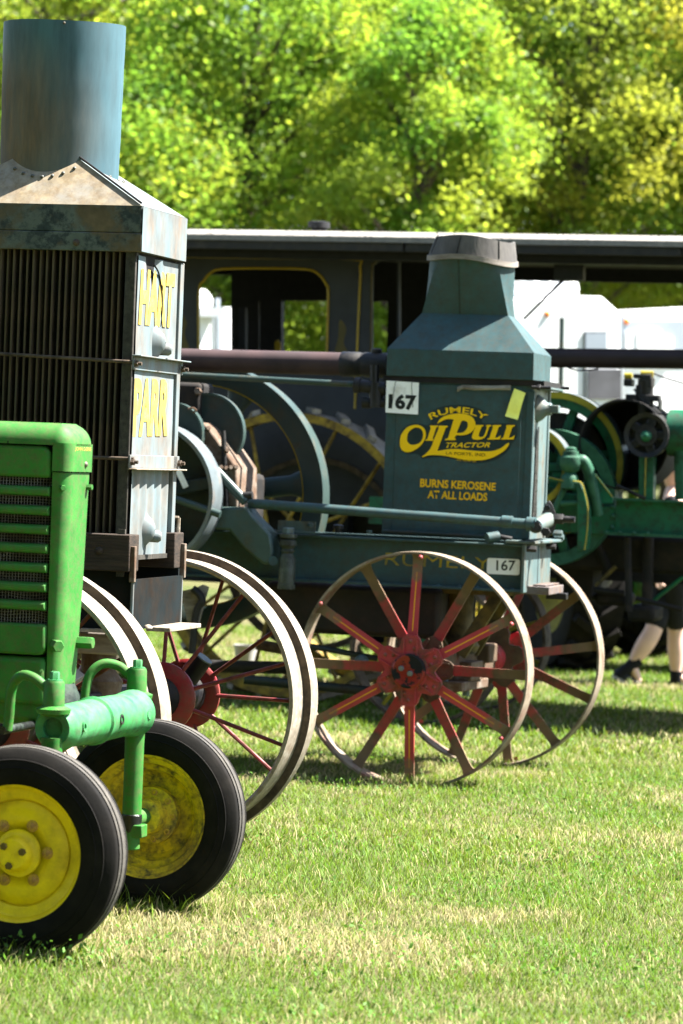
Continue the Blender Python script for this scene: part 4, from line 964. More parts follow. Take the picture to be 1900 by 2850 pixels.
# wheels
RR = .60
def spoke_mat(name, stripe):
    m = mat(name, (.69, .07, .085), .42, var=.2, vscale=7, dirt=MUD, amt=.22 if stripe else .55, dscale=7, soft=.1, bump=.2)
    t = m.node_tree; N = t.nodes; Lk = t.links; b = N['Principled BSDF']
    src = b.inputs['Base Color'].links[0].from_socket
    tc = N.new('ShaderNodeTexCoord'); sx = N.new('ShaderNodeSeparateXYZ'); Lk.new(tc.outputs['Object'], sx.inputs[0])
    nz = N.new('ShaderNodeTexNoise'); nz.inputs['Scale'].default_value = 14; nz.inputs['Detail'].default_value = 6; Lk.new(tc.outputs['Object'], nz.inputs['Vector'])
    def mth(op, a, c=None):
        x = N.new('ShaderNodeMath'); x.operation = op
        for i, val in enumerate((a, c)):
            if val is None: continue
            if isinstance(val, (int, float)): x.inputs[i].default_value = val
            else: Lk.new(val, x.inputs[i])
        return x.outputs[0]
    def mixc(f, a, c):
        x = N.new('ShaderNodeMix'); x.data_type = 'RGBA'; Lk.new(f, x.inputs[0]); Lk.new(a, x.inputs[6]); x.inputs[7].default_value = (*c, 1); return x.outputs[2]
    col = src
    if stripe:
        f = mth('MULTIPLY', mth('LESS_THAN', mth('ABSOLUTE', sx.outputs[0]), .003), mth('MULTIPLY', mth('GREATER_THAN', sx.outputs[2], .20), mth('LESS_THAN', sx.outputs[2], .5)))
        f = mth('MULTIPLY', f, mth('GREATER_THAN', nz.outputs['Fac'], .38))
        col = mixc(f, col, (.70, .30, .015))
    # dried mud thrown up towards the rim
    mr = N.new('ShaderNodeMapRange'); mr.clamp = True
    Lk.new(mth('ADD', sx.outputs[2], mth('MULTIPLY', nz.outputs['Fac'], .22)), mr.inputs[0]); mr.inputs[1].default_value = .56 if stripe else .50; mr.inputs[2].default_value = .63 if stripe else .62
    col = mixc(mr.outputs[0], col, (.155, .105, .06))
    Lk.new(col, b.inputs['Base Color']); return m
M_sp1 = spoke_mat('striped_red_spoke', True); M_sp2 = spoke_mat('muddy_red_spoke', False)
M_rrim = mat('mud_worn_rim', (.44, .36, .27), .6, var=.2, vscale=9, dirt=(.20, .14, .085), amt=.4, dscale=8, dirt2=(.34, .06, .05), amt2=.14, dscale2=7, bump=.35, bscale=50)
M_hubr = mat('muddy_red_hub', (.67, .065, .085), .4, var=.15, vscale=8, dirt=(.16, .11, .06), amt=.36, dscale=6, soft=.08, bump=.25, bscale=50)
RRIM = MB().lathe([(RR, -.075), (RR + .002, 0), (RR, .075), (RR - .012, .075), (RR - .012, -.075)], (0, 0, 0), (0, 1, 0), 120, closed=True).mesh('wheel_rim', M_rrim, 30)
def flat_spoke(a0, a1, mt):
    m_ = MB(); rings = []
    for r_, hw, t_ in ((.10, .030, 0), (.19, .026, .15), (.30, .0245, .4), (.52, .0245, .88), (.565, .026, .96), (.589, .034, 1)):
        y = a0 + (a1 - a0) * t_; rings.append([Vector((-hw, y - .006, r_)), Vector((hw, y - .006, r_)), Vector((hw, y + .006, r_)), Vector((-hw, y + .006, r_))])
    m_.loft(rings); return m_.mesh('spoke', mt)
SPN = flat_spoke(-.10, -.03, M_sp1); SPF = flat_spoke(.085, .03, M_sp2); SPM = flat_spoke(-.10, -.03, M_sp2)
def star():
    pts = []
    for k in range(6):
        g0 = R(90 + 60 * k)
        for da, rr in ((-16, .168), (-9, .182), (9, .182), (16, .168), (21, .145), (30, .128), (39, .145)):
            g = g0 + R(da); pts.append((rr * math.cos(g), rr * math.sin(g)))
    m_ = MB(); m_.prism(pts, -.014, .014)
    for k in range(6):     # raised ribs beside every spoke
        for s_ in (-1, 1):
            M = RY(R(60 * k)) ; m_.box(s_ * .034 - .004, s_ * .034 + .004, -.024, -.012, .07, .16, M)
    return m_.mesh('hub_star', M_hubr)
STAR = star()
STARF = STAR.copy(); STARF.name = 'hub_star'; STARF.materials.clear(); STARF.materials.append(M_mudsp)
HUBB = MB().lathe([(.075, -.13), (.098, -.125), (.102, -.112), (.085, -.10), (.085, .12), (.07, .17), (.04, .18)], (0, 0, 0), (0, 1, 0), 36, caps=True).mesh('hub_barrel', M_hubr)
CAPM = MB().lathe([(.088, -.128), (.088, -.148), (.078, -.153), (.07, -.15), (.004, -.148)], (0, 0, 0), (0, 1, 0), 36).mesh('hub_cap', mat('chipped_red_cap', (.42, .03, .022), .35, var=.15, dirt=(.012, .012, .014), amt=.48, dscale=9, soft=.015))
BOLT = MB().dome((0, 0, 0), (0, -1, 0), .0125, .012, 10).mesh('hub_rivet', M_hubr)
CB = MB().hexa((0, 0, 0), (0, -1, 0), .015, .02).mesh('cap_bolt', M_polish)
for sgn, ph in ((-1, .0), (1, .16)):
    wh = put('front_wheel', RRIM, ru, ws @ T(0, sgn * RUT, RR - .015) @ RZ(-RUST_ * .7) @ (RY(ph) if sgn < 0 else RZ(math.pi) @ RY(ph)))
    for k in range(6):
        put('spoke', SPN if sgn < 0 else SPM, wh, RY(R(60 * k))); put('spoke', SPF, wh, RY(R(30 + 60 * k)))
        for rr, dx in ((.15, 0), (.115, .022)):
            put('hub_rivet', BOLT, wh, RY(R(60 * k)) @ T(dx, -.118, rr))
        put('hub_rivet', BOLT, wh, RY(R(60 * k + 3)) @ T(0, -.106, .575))
    put('hub_star', STAR, wh, T(0, -.108, 0)); put('hub_star', STARF, wh, T(0, .08, 0) @ RY(R(30)))
    put('hub_barrel', HUBB, wh); put('hub_cap', CAPM, wh)
    put('cap_bolt', CB, wh, T(.012, -.149, -.012)); put('cap_bolt', CB, wh, T(-.035, -.149, .012))
# rear wheels (hidden behind the tall tractor, but there)
for sgn in (-1, 1):
    rw = MB().lathe([(.83, -.25), (.86, -.25), (.86, .25), (.83, .25)], (0, 0, 0), (0, 1, 0), 60, closed=True).build('rear_wheel', M_steel, ru, T(-2.9, sgn * .8, .86))
    for k in range(14): MB().cyl((0, (-1) ** k * .15, .1), (0, (-1) ** k * .1, .83), .016, n=6).build('spoke', M_redsp, rw, RY(k * math.pi / 7))
    MB().cyl((0, -.25, 0), (0, .25, 0), .13).build('hub', M_red, rw)
MB().cyl((-2.9, -.8, .86), (-2.9, .8, .86), .07).build('rear_axle', M_black, ru)
MB().box(-3.2, -2.2, -.29, .29, fb + .02, 1.9).build('transmission_case', M_rudark, ru, bevel=.05)
# ---------------------------------------------------------------- things hung or stuck on it
def plate_on(fr, q, v0, v1):
    a_ = [fr.s(p, v0) for p in q]; return MB().prism(a_, v0, v1)
sg_ = plate_on(RU, [zh(95, 52), zh(338, 68), zh(330, 308), zh(87, 292)], TS - .014, TS - .009)
so_ = sg_.build('number_sign', M_sign, None, RU_M := (T(RU.O.x, RU.O.y, 0) @ RZ(-RU.th)))
tag(so_, 'white board with black number 167 hung on the upper corner of the dark teal tower', 'sign')
letter_on('167', quadmap(*[RU.p(zh(*q), TS - .0146) for q in ((112, 150), (322, 160), (316, 280), (108, 264))]), 'black_digits', M_ink, so_, .05)
for x in ((135, 250), (160, 60)), ((293, 255), (285, 70)):
    MB().pipe([RU.p(zh(*x[0]), TS - .016), RU.p(zh(x[1][0], 75), TS - .02), RU.p(zh(x[1][0] + 25, 45), TS - .016)], .0015, 5).build('hanging_wire', M_black, so_)
q_ = [zh(1058, 112), zh(1142, 145), zh(1085, 348), zh(990, 320)]
A_, B_, C_, D_ = [RU.p(q, TS - .004) for q in q_]
m_ = MB(); rows = []
for i in range(9):
    t_ = i / 8; l_ = A_.lerp(D_, t_); r_ = B_.lerp(C_, t_); o__ = Vector((0, -.004 - .01 * math.sin(t_ * 3.1) - .012 * (t_ > .95), 0))
    rows.append([l_ + o__, l_.lerp(r_, .5) + o__ + Vector((0, -.004, 0)), r_ + o__, r_ + o__ + Vector((0, .0012, 0)), l_ + o__ + Vector((0, .0012, 0))])
m_.loft(rows); tp = m_.build('warning_tape', M_tape, None, RU_M)
tag(tp, 'short strip of yellow tape stuck beside the gold decal on the dark teal tower', 'tape')
# ================================================================== dark blue traction engine with the long roof
_w = at((819, 1546), 21.9)
TE = Frame((_w.x, _w.y), 20.0)
te = root('traction_engine', TE, 'slate blue cabbed traction engine with yellow pinstripes, long flat roof and cleated wheel', 'traction engine')
TR_ = .985
VW = .38
def cabmap(v_): return lambda x, y: TE.p(ze(x, y), v_)
WALL = [(-700, 150, 1), (1600, 190, 1), (1600, 1900, 1), (-700, 1900, 1)]
HOLE1 = [(262, 985, 1), (268, 470), (300, 390), (345, 340), (420, 314), (700, 308), (980, 316), (1060, 350), (1105, 410), (1118, 480), (1112, 990, 1)]
HOLE2 = [(1418, 1000, 1), (1420, 330), (1432, 280), (1470, 252), (1540, 252), (1568, 260), (1585, 300), (1585, 1000, 1)]
o = flat_shape([WALL, HOLE1, HOLE2], cabmap(VW), 'cab_wall', M_cab, te, 4)
sm = o.modifiers.new('thickness', 'SOLIDIFY'); sm.thickness = .03; sm.offset = 0
def stripe_line(pts, v_, name='pinstripe', r_=.0085, mt=None):
    MB().pipe([TE.p(ze(*q), v_) for q in pts], r_, 6, sub=3).build(name, mt or M_stripe, te)
stripe_line([(270, 960), (268, 470), (300, 388), (345, 335), (420, 306), (700, 302), (980, 308), (1065, 345), (1112, 410), (1124, 480), (1112, 960)], VW - .018)
stripe_line([(-400, 215), (600, 232), (1285, 243), (1335, 285), (1330, 500), (1312, 900), (1300, 1230)], VW - .018)
stripe_line([(1405, 900), (1412, 330), (1425, 275), (1465, 242), (1560, 240)], VW - .018, r_=.006, mt=M_olive)
for q in ([(150, 600), (190, 660), (175, 740), (205, 840), (130, 840), (140, 700)], [(1200, 640), (1245, 700), (1225, 790), (1250, 860), (1170, 860), (1190, 760)]):
    flat_shape([q], cabmap(VW - .0165), 'painted_scroll', mat('dull_ochre_scroll', (.13, .10, .03), .5), te)
# far side of the cab and its inside
VB = 1.75
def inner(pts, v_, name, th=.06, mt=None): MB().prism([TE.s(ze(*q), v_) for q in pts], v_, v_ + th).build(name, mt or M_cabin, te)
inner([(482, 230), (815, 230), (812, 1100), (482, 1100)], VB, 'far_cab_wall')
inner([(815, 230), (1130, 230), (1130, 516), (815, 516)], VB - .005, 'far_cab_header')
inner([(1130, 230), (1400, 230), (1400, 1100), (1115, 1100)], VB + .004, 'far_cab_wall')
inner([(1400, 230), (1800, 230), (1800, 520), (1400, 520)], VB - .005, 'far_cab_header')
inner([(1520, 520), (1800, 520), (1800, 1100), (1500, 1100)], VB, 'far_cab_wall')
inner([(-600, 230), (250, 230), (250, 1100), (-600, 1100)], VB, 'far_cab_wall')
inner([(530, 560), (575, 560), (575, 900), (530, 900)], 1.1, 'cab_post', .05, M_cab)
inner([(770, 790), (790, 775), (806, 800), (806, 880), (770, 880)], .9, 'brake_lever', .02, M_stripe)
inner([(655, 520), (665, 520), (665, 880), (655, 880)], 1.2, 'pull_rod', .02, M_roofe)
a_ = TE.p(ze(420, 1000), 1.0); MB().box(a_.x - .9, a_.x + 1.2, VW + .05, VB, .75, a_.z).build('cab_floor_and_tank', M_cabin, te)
# roof
rz0 = TE.p(ze(800, 178), -.12).z; rz1 = TE.p(ze(800, 122), -.12).z; rz2 = TE.p(ze(800, 80), -.12).z
m_ = MB(); m_.prismx([(-.12, rz1 + .002), (-.115, rz2 - .004), (-.02, rz2 + .03), (.5, rz2 + .075), (1.0, rz2 + .09), (1.5, rz2 + .075), (2.02, rz2 + .03), (2.12, rz2 - .004), (2.12, rz1 + .002)], -3.2, 4.6); m_.build('roof_sheet', M_rooft, te)
for k, (u0, u1) in enumerate(((-3.2, -1.1), (-1.09, .72), (.735, 2.6), (2.61, 4.6))):
    MB().box(u0, u1, -.105, -.07, rz0, rz1).build('roof_fascia', M_roofe, te, bevel=.003); MB().box(u0, u1, 2.07, 2.105, rz0, rz1).build('roof_fascia', M_roofe, te)
for v_ in (.02, 2.0): MB().box(-3.2, 4.6, v_, v_ + .06, rz0 - .05, rz1 - .005).build('roof_rail', M_cabin, te)
MB().box(-3.19, 4.59, -.065, 2.065, rz1 - .012, rz1 + .0).build('roof_boards', M_cabin, te)
gv_ = MB(); rr_ = random.Random(4)
for k in range(900):
    u_ = rr_.uniform(-3.2, 4.6); v_ = -.115 + rr_.random() ** 2 * .25; s_ = rr_.uniform(.003, .009); z_ = rz2 - .004 + (v_ + .115) * .36 - .003
    gv_.add([(u_ - s_, v_, z_), (u_ + s_, v_ - s_ * .4, z_), (u_, v_ + s_, z_), (u_ + rr_.uniform(-.4, .4) * s_, v_, z_ + s_ * rr_.uniform(.7, 1.5))], [(0, 2, 1), (0, 1, 3), (1, 2, 3), (2, 0, 3)])
tag(gv_.build('roof_gravel', M_rooft, te, smooth=0), kind='stuff')
a_ = TE.p(ze(1062, 40), .5); MB().lathe([(.05, -.1), (.05, .0), (.075, .005), (.075, .045), (.05, .05)], a_, (0, 0, 1), 20, caps=True).build('roof_vent', M_roofe, te)
MB().cyl(TE.p(zk(610, 350), .2), TE.p(zk(180, 778), .2), .011, .008, n=8).build('roof_brace', M_black, te)
m_ = MB(); a_ = TE.p(zk(580, 360), .2); m_.box(a_.x - .1, a_.x + .1, .17, .23, a_.z - .06, a_.z + .04); m_.build('brace_foot', M_black, te)
for u_ in (-3.0, 4.4):
    for v_ in (.05, 1.95): MB().cyl((u_, v_, .9), (u_, v_, rz1), .03).build('roof_post', M_black, te)
# boiler, cleated wheels
MB().cyl((-.9, .95, 1.25), (1.9, .95, 1.25), .42, n=32).build('boiler', M_black, te)
MB().cyl((0, -.1, TR_), (0, 2.0, TR_), .06).build('wheel_axle', M_black, te)
for u_ in (-2.6, 3.9):
    for v_ in (.2, 1.7):
        fw_ = MB().lathe([(.5, -.12), (.52, -.12), (.52, .12), (.5, .12)], (0, 0, 0), (0, 1, 0), 48, closed=True).build('carrying_wheel', M_rimside, te, T(u_, v_, .52))
        for k in range(10): MB().cyl((0, 0, .06), (0, 0, .5), .014, n=6).build('spoke', M_olive, fw_, RY(k * math.pi / 5))
        MB().cyl((0, -.12, 0), (0, .12, 0), .08).build('hub', M_black, fw_)
    MB().box(u_ - .05, u_ + .05, .1, 1.8, .47, .57).build('carrying_axle', M_black, te)
    MB().box(u_ - .12, u_ + .12, .6, 1.3, .55, .95).build('carrying_saddle', M_black, te)
MB().box(-3.1, 4.5, .5, .6, .9, 1.02).build('main_sill', M_black, te); MB().box(-3.1, 4.5, 1.3, 1.4, .9, 1.02).build('main_sill', M_black, te)
M_tyel = mat('ochre_wheel_paint', (.52, .34, .03), .5, var=.25, vscale=9, dirt=(.12, .07, .03), amt=.4, dscale=12)
LUG = MB().box(-.03, .03, -.15, .15, 0, .035).mesh('cleat', M_steel)
for v_ in (0, 1.95):
    wh = MB().lathe([(TR_ - .035, -.16), (TR_ - .035, .16), (TR_ - .055, .16), (TR_ - .055, -.14), (TR_ - .09, -.14), (TR_ - .09, -.16)], (0, 0, 0), (0, 1, 0), 90, closed=True).build('drive_wheel', M_tyel, te, T(0, v_, TR_))
    MB().lathe([(TR_ - .034, -.161), (TR_ - .032, 0), (TR_ - .034, .161)], (0, 0, 0), (0, 1, 0), 90).build('tread_plate', M_steel, wh)
    for k in range(28): put('cleat', LUG, wh, RY(2 * math.pi * k / 28 + .1) @ T(0, 0, TR_ - .032) @ RZ(.5))
    for k in range(18):
        g = 2 * math.pi * k / 18
        MB().cyl((.1 * (-1) ** k, (-1) ** k * .12, .12), (0, (-1) ** k * .1, TR_ - .06), .0135, n=6).build('spoke', M_tyel, wh, RY(g))
    MB().cyl((0, -.2, 0), (0, .2, 0), .16, n=24).build('hub', M_black, wh)
MB().lathe([(.62, .35), (.66, .35), (.66, .42), (.62, .42)], (0, 0, TR_), (0, 1, 0), 60, closed=True).build('bull_gear', M_rimside, te)

# ================================================================== deep green engine at the right
_g = at((1640, 1400), 20.4)
GE = Frame((_g.x, _g.y), 16.0)
ge = root('stationary_engine_tractor', GE, 'deep green tractor with yellow edged flywheels and riveted side beam', 'tractor')
def gp(x, y, v_=0.): return GE.p(zl(x, y), v_)
def rim_wheel(c, r_px, v_, hw, depth, mt, name, arms=6, armmt=None, band=None):
    cc = GE.p(c, v_); r_ = (GE.p((c[0] + r_px, c[1]), v_) - cc).x
    wh = MB().lathe([(r_, -hw), (r_, hw), (r_ - depth, hw * .7), (r_ - depth, -hw * .7)], (0, 0, 0), (0, 1, 0), 72, closed=True).build(name, mt, ge, T(*cc))
    for k in range(arms): MB().box(-.03, .03, -.02, .02, .04, r_ - depth + .01).build('wheel_arm', armmt or mt, wh, RY(2 * math.pi * k / arms + .3), bevel=.01)
    MB().cyl((0, -hw, 0), (0, hw, 0), .07, n=20).build('wheel_hub', armmt or mt, wh)
    if band: MB().lathe([(r_ - .042, -hw - .0035), (r_ - .004, -hw - .0035), (r_ - .004, -hw + .002), (r_ - .042, -hw + .002)], (0, 0, 0), (0, 1, 0), 72, closed=True).build('yellow_band', M_yb, wh)
    return wh
rim_wheel((1546, 1291), 197, .35, .09, .10, M_gg, 'flywheel', 6, None, True)
c_ = GE.p((1546, 1291), .35); MB().lathe([((GE.p((1743, 1291), .35) - c_).x + .001, -.088), ((GE.p((1743, 1291), .35) - c_).x + .002, .088)], c_, (0, 1, 0), 72).build('flywheel_tread', M_polish, ge)
MB().lathe([(.06, .0), (.33, .0), (.33, .02), (.06, .02)], GE.p((1546, 1291), .35), (0, 1, 0), 48, closed=True).build('flywheel_web', M_dark, ge)
rim_wheel((1528, 1384), 188, .16, .06, .075, M_gglt, 'drive_gear', 5, M_gg)
rim_wheel((1478, 1300), 112, -.1, .07, .05, M_gg, 'belt_pulley', 5, None, True)
c_ = GE.p((1478, 1300), -.1); MB().lathe([((GE.p((1590, 1300), -.1) - c_).x + .001, -.068), ((GE.p((1590, 1300), -.1) - c_).x + .002, .068)], c_, (0, 1, 0), 60).build('pulley_tread', M_polish, ge)
rim_wheel(zl(1195, 640), 62, -.05, .035, .03, M_black, 'governor_pulley', 5, M_black)
MB().lathe([(.02, 0), (.11, .0), (.11, .02), (.02, .02)], gp(1195, 640, -.03), (0, 1, 0), 32, closed=True).build('pulley_web', M_black, ge)
MB().dome(gp(1185, 650, -.09), (0, -1, 0), .035, .03, 16).build('pulley_boss', M_gg, ge)
o_ = [GE.s(zl(*q), .02) for q in ((1112, 790), (1268, 790), (1255, 1310), (1105, 1310))]
MB().prism(o_, .02, .12).build('standard', M_gg, ge, bevel=.006)
a_ = gp(1185, 800, .016); b_ = gp(1170, 1290, .016); MB().cyl(a_, b_, .0045, n=5).build('standard_stripe', M_yb, ge)
# side beam
b1 = gp(1200, 1318).z; b0 = gp(1200, 1672).z; bu = gp(845, 1500).x
MB().box(bu, bu + 3.2, .06, .075, b0, b1).build('side_beam', M_gg, ge); MB().box(bu - .04, bu + 3.2, .0, .0745, b0 - .012, b0 + .004).build('beam_flange', M_gglt, ge); MB().box(bu, bu + 3.2, .0, .0745, b1 - .006, b1 + .008).build('beam_flange', M_gglt, ge)
MB().box(bu - 1.6, bu + 3.2, .75, .79, b0, b1).build('side_beam', M_gg, ge)
MB().box(bu - 1.6, bu - .002, .065, .08, b0 - .01, b0 + .16).build('side_beam', M_gg, ge)
for q in ((840, 1385), (840, 1480), (832, 1595), (775, 1648), (910, 1650), (1060, 1655), (1200, 1660)): MB().dome(gp(*q, .0 if q[1] > 1640 else .06), (0, -1, 0) if q[1] < 1640 else (0, -.3, 1), .014, .012).build('rivet', M_gglt, ge)
# casting with elbow, brackets
cx = gp(400, 900, -.2); zf_ = lambda y: gp(400, y, -.2).z
MB().lathe([(.02, zf_(760)), (.035, zf_(775)), (.035, zf_(800)), (.047, zf_(805)), (.05, zf_(850)), (.066, zf_(870)), (.07, zf_(930)), (.055, zf_(1000)), (.03, zf_(1030)), (.05, zf_(1060)), (.055, zf_(1100)), (.055, zf_(1190)), (.03, zf_(1205))], (cx.x, -.2, 0), (0, 0, 1), 24, caps=True).build('valve_casting', M_gglt, ge)
MB().pipe([gp(440, 930, -.2), gp(520, 900, -.18), gp(580, 990, -.16), gp(620, 1150, -.14), gp(660, 1330, -.12), gp(680, 1470, -.1)], .036, 14).build('elbow_pipe', M_gglt, ge)
MB().prism([GE.s(zl(*q), -.1) for q in ((600, 975), (835, 1280), (835, 1345), (700, 1345))], -.1, -.07).build('gusset_plate', M_gg, ge)
MB().pipe([gp(600, 975, -.102), gp(835, 1280, -.102)], .004, 5).build('gusset_edge', M_yb, ge)
MB().prism([GE.s(zl(*q), -.24) for q in ((100, 1050), (190, 1070), (330, 1110), (500, 1125), (545, 1230), (580, 1400), (575, 1650), (545, 1830), (470, 1850), (470, 1240), (440, 1160), (100, 1100))], -.24, -.1).build('valve_bracket', M_gg, ge, bevel=.006)
MB().pipe([gp(180, 1078, -.243), gp(340, 1114, -.243), gp(500, 1124, -.243), gp(548, 1235, -.243), gp(580, 1400, -.243), gp(572, 1650, -.243), gp(545, 1830, -.243)], .0042, 5, sub=3).build('bracket_edge', M_yb, ge)
MB().cyl(gp(300, 1350, -.2), gp(510, 1340, -.2), .018).build('cross_pin', M_gglt, ge); MB().cyl(gp(330, 1200, -.2), gp(230, 1420, -.2), .02).build('link_arm', M_gglt, ge)
MB().cyl(gp(880, 1160, .0), gp(1180, 1300, .0), .011).build('control_rod', M_black, ge)
# dark hood arc, cylinder, post, carburettor
h_c = gp(1010, 740, .3); hr = .285
m_ = MB(); m_.lathe([(hr, -.2), (hr, .25), (hr - .012, .25), (hr - .012, -.2)], h_c, (0, 1, 0), 40, closed=True); m_.build('crank_hood', M_dark, ge)
MB().lathe([(.02, .22), (hr - .012, .22)], h_c, (0, 1, 0), 40).build('crank_hood_face', M_dark, ge)
MB().cyl(gp(1430, 615, .1), gp(1900, 625, .1), .145, n=24).build('cylinder_jacket', M_gg, ge)
MB().cyl(gp(1545, 730, .05), gp(1560, 1310, .05), .045, n=16).build('jacket_post', M_gg, ge)
m_ = MB()
for x0, y0, x1, y1 in ((960, 60, 1050, 130), (1150, 40, 1260, 140), (1080, 120, 1150, 300), (980, 225, 1330, 280), (1190, 280, 1240, 330), (1315, 270, 1340, 380), (1060, 10, 1250, 50)):
    a_ = gp(x0, y1, .2); b_ = gp(x1, y0, .2); m_.box(a_.x, b_.x, .16, .26, a_.z, b_.z)
m_.build('carburettor', M_black, ge, bevel=.012)
for x0, y0, x1, y1 in ((960, -10, 1040, 60), (1130, -30, 1260, 40)):
    a_ = gp(x0, y1, .19); b_ = gp(x1, y0, .19); m_ = MB(); m_.cyl((a_.x, .19, (a_.z + b_.z) / 2), (b_.x, .19, (a_.z + b_.z) / 2), (b_.z - a_.z) / 2.2, n=16); m_.build('fuel_bowl', M_yb, ge)
MB().cyl(gp(1180, 60, .2), gp(1180, 700, .25), .05, n=12).build('intake_riser', M_black, ge)
MB().pipe([gp(1060, 160, .18), gp(1130, 260, .16), gp(1220, 350, .15), gp(1330, 420, .15), gp(1500, 400, .15)], .006, 6).build('fuel_line', M_black, ge)
MB().pipe([gp(1260, 0, .2), gp(1400, 50, .2), gp(1600, 110, .2)], .006, 6).build('fuel_line', M_black, ge)
a_ = GE.p(zk(-300, 1110), .6); b_ = GE.p(zk(2600, 1140), .6); MB().cyl(a_, b_, .063, n=20).build('exhaust_pipe', M_brown, ge)
MB().pipe([GE.p(zk(560, 1200), .5), GE.p(zk(640, 1225), .5), GE.p(zk(760, 1222), .5), GE.p(zk(830, 1212), .5)], .006, 6).build('drooping_wire', M_black, ge)
for u_ in (bu + 2.8, bu - 1.3): MB().cyl((u_, .6, b0), (u_, .6, a_.z), .03).build('pipe_post', M_black, ge)
# undercarriage in the dark
def gm(x, y, v_): return GE.p(zm(x, y), v_)
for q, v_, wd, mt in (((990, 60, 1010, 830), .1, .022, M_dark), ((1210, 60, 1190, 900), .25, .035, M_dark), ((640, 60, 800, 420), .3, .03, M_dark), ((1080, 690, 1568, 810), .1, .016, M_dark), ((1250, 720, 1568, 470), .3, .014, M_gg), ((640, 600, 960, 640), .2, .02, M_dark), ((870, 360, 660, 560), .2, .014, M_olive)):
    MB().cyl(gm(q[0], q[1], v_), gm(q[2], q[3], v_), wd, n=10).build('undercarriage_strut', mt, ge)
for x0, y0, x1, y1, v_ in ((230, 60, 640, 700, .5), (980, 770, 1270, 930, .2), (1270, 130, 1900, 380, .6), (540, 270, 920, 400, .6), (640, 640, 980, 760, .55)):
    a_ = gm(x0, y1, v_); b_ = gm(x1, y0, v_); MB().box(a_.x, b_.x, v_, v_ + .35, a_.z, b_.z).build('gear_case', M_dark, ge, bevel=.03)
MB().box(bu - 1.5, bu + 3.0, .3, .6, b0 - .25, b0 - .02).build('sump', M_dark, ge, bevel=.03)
for u_ in (bu - 1.1, bu + 2.4):
    for v_ in (-.25, 1.1):
        wh = MB().lathe([(.46, -.09), (.48, -.09), (.48, .09), (.46, .09)], (0, 0, 0), (0, 1, 0), 48, closed=True).build('steel_wheel', M_rimside, ge, T(u_, v_, .48))
        for k in range(10): MB().cyl((0, 0, .06), (0, 0, .46), .014, n=6).build('spoke', M_yb, wh, RY(k * math.pi / 5))
        MB().cyl((0, -.1, 0), (0, .1, 0), .07).build('hub', M_gg, wh)
    MB().box(u_ - .05, u_ + .05, -.2, 1.05, .43, .53).build('axle', M_dark, ge)
    MB().box(u_ - .1, u_ + .1, .3, .6, .5, b0 - .2).build('axle_stand', M_dark, ge)

# ================================================================== rubber tyred tractor further back
def rubber_tractor(q, dist, deg, label, R_, mt):
    P = at(q, dist); RT = Frame((P.x, P.y), deg)
    rt = root('rubber_tyred_tractor', RT, label, 'tractor', 'rubber tyred tractors behind the green engine')
    def ag_tyre(R_, hw, rim, M):
        t_ = MB(); t_.lathe([(rim, -hw * .8), (R_ * .8, -hw), (R_ * .93, -hw * .9), (R_ * .95, 0), (R_ * .93, hw * .9), (R_ * .8, hw), (rim, hw * .8)], (0, 0, 0), (0, 1, 0), 48, closed=True)
        o = t_.build('tyre', M_rubber, rt, M)
        lug = MB().box(-.03, .03, -.01, hw, 0, R_ * .075).mesh('tread_lug', M_rubber)
        for k in range(18):
            for s_ in (-1, 1): put('tread_lug', lug, o, RY(2 * math.pi * (k + .25 * (s_ + 1)) / 18) @ T(0, 0, R_ * .93) @ RZ(s_ * .6 + (math.pi if s_ < 0 else 0)))
        MB().lathe([(.03, -.02), (rim * .7, -.04), (rim * .9, -hw * .5), (rim, -hw * .8), (rim, hw * .8), (rim * .7, .06), (.03, .04)], (0, 0, 0), (0, 1, 0), 36).build('yellow_rim', M_yb, o)
    ag_tyre(R_, .24, R_ * .55, T(0, 0, R_ - .01)); ag_tyre(R_, .24, R_ * .55, T(0, 1.5, R_ - .01)); ag_tyre(.42, .12, .25, T(-1.9, .1, .41)); ag_tyre(.42, .12, .25, T(-1.9, 1.4, .41))
    MB().cyl((0, 0, R_), (0, 1.5, R_), .07).build('rear_axle', M_dark, rt); MB().cyl((-1.9, .1, .42), (-1.9, 1.4, .42), .04).build('front_axle', M_dark, rt)
    MB().box(-2.0, .3, .5, 1.0, .5, 1.0).build('chassis', mt, rt, bevel=.05); MB().box(-2.1, -.5, .52, .98, 1.0, 1.35).build('hood', mt, rt, bevel=.08)
rubber_tractor((1590, 1700), 26.4, 74, 'tractor with black lugged tyre turned towards us behind the red spoked front wheels', .68, M_gg)
rubber_tractor((1812, 1660), 28.8, -42, 'tractor with yellow rimmed grey tyre just left of the walking person', .52, M_gg)

# ================================================================== person walking behind the machines
PD = 24.9
def pp(x, y, off=0.): q = at(zm(x, y), PD + off); return q
g0 = at(zm(1490, 1590), PD).z
pe = bpy.data.objects.new('person', None); COL.objects.link(pe)
foot = at(zm(1400, 1590), PD); pe.location = (foot.x, foot.y, 0)
tag(pe, 'person in dark long shorts and black shoes walking behind the green engine', 'person')
Po = Vector((foot.x, foot.y, 0))
SH = -foot.z
def pl_(x, y, off=0.): return at(zm(x, y), PD + off) - Po + Vector((0, 0, SH))
hip = pl_(1450, 380); neck = pl_(1470, -420); head_c = pl_(1490, -640)
hL = hip + Vector((-.02, .09, 0)); hR = hip + Vector((.02, -.09, 0))
kT = pl_(1270, 1010, -.05); aT = pl_(1035, 1370, -.05); tT = pl_(1120, 1560, -.05)
kF = pl_(1500, 1000, .08); aF = pl_(1500, 1490, .08)
shL = neck + Vector((-.02, -.19, -.08)); shR = neck + Vector((.02, .19, -.08))
elb = pl_(1330, 30, -.22); hand = pl_(1310, 440, -.26)
elb2 = neck + Vector((.05, .24, -.36)); hand2 = neck + Vector((.20, .24, -.6))
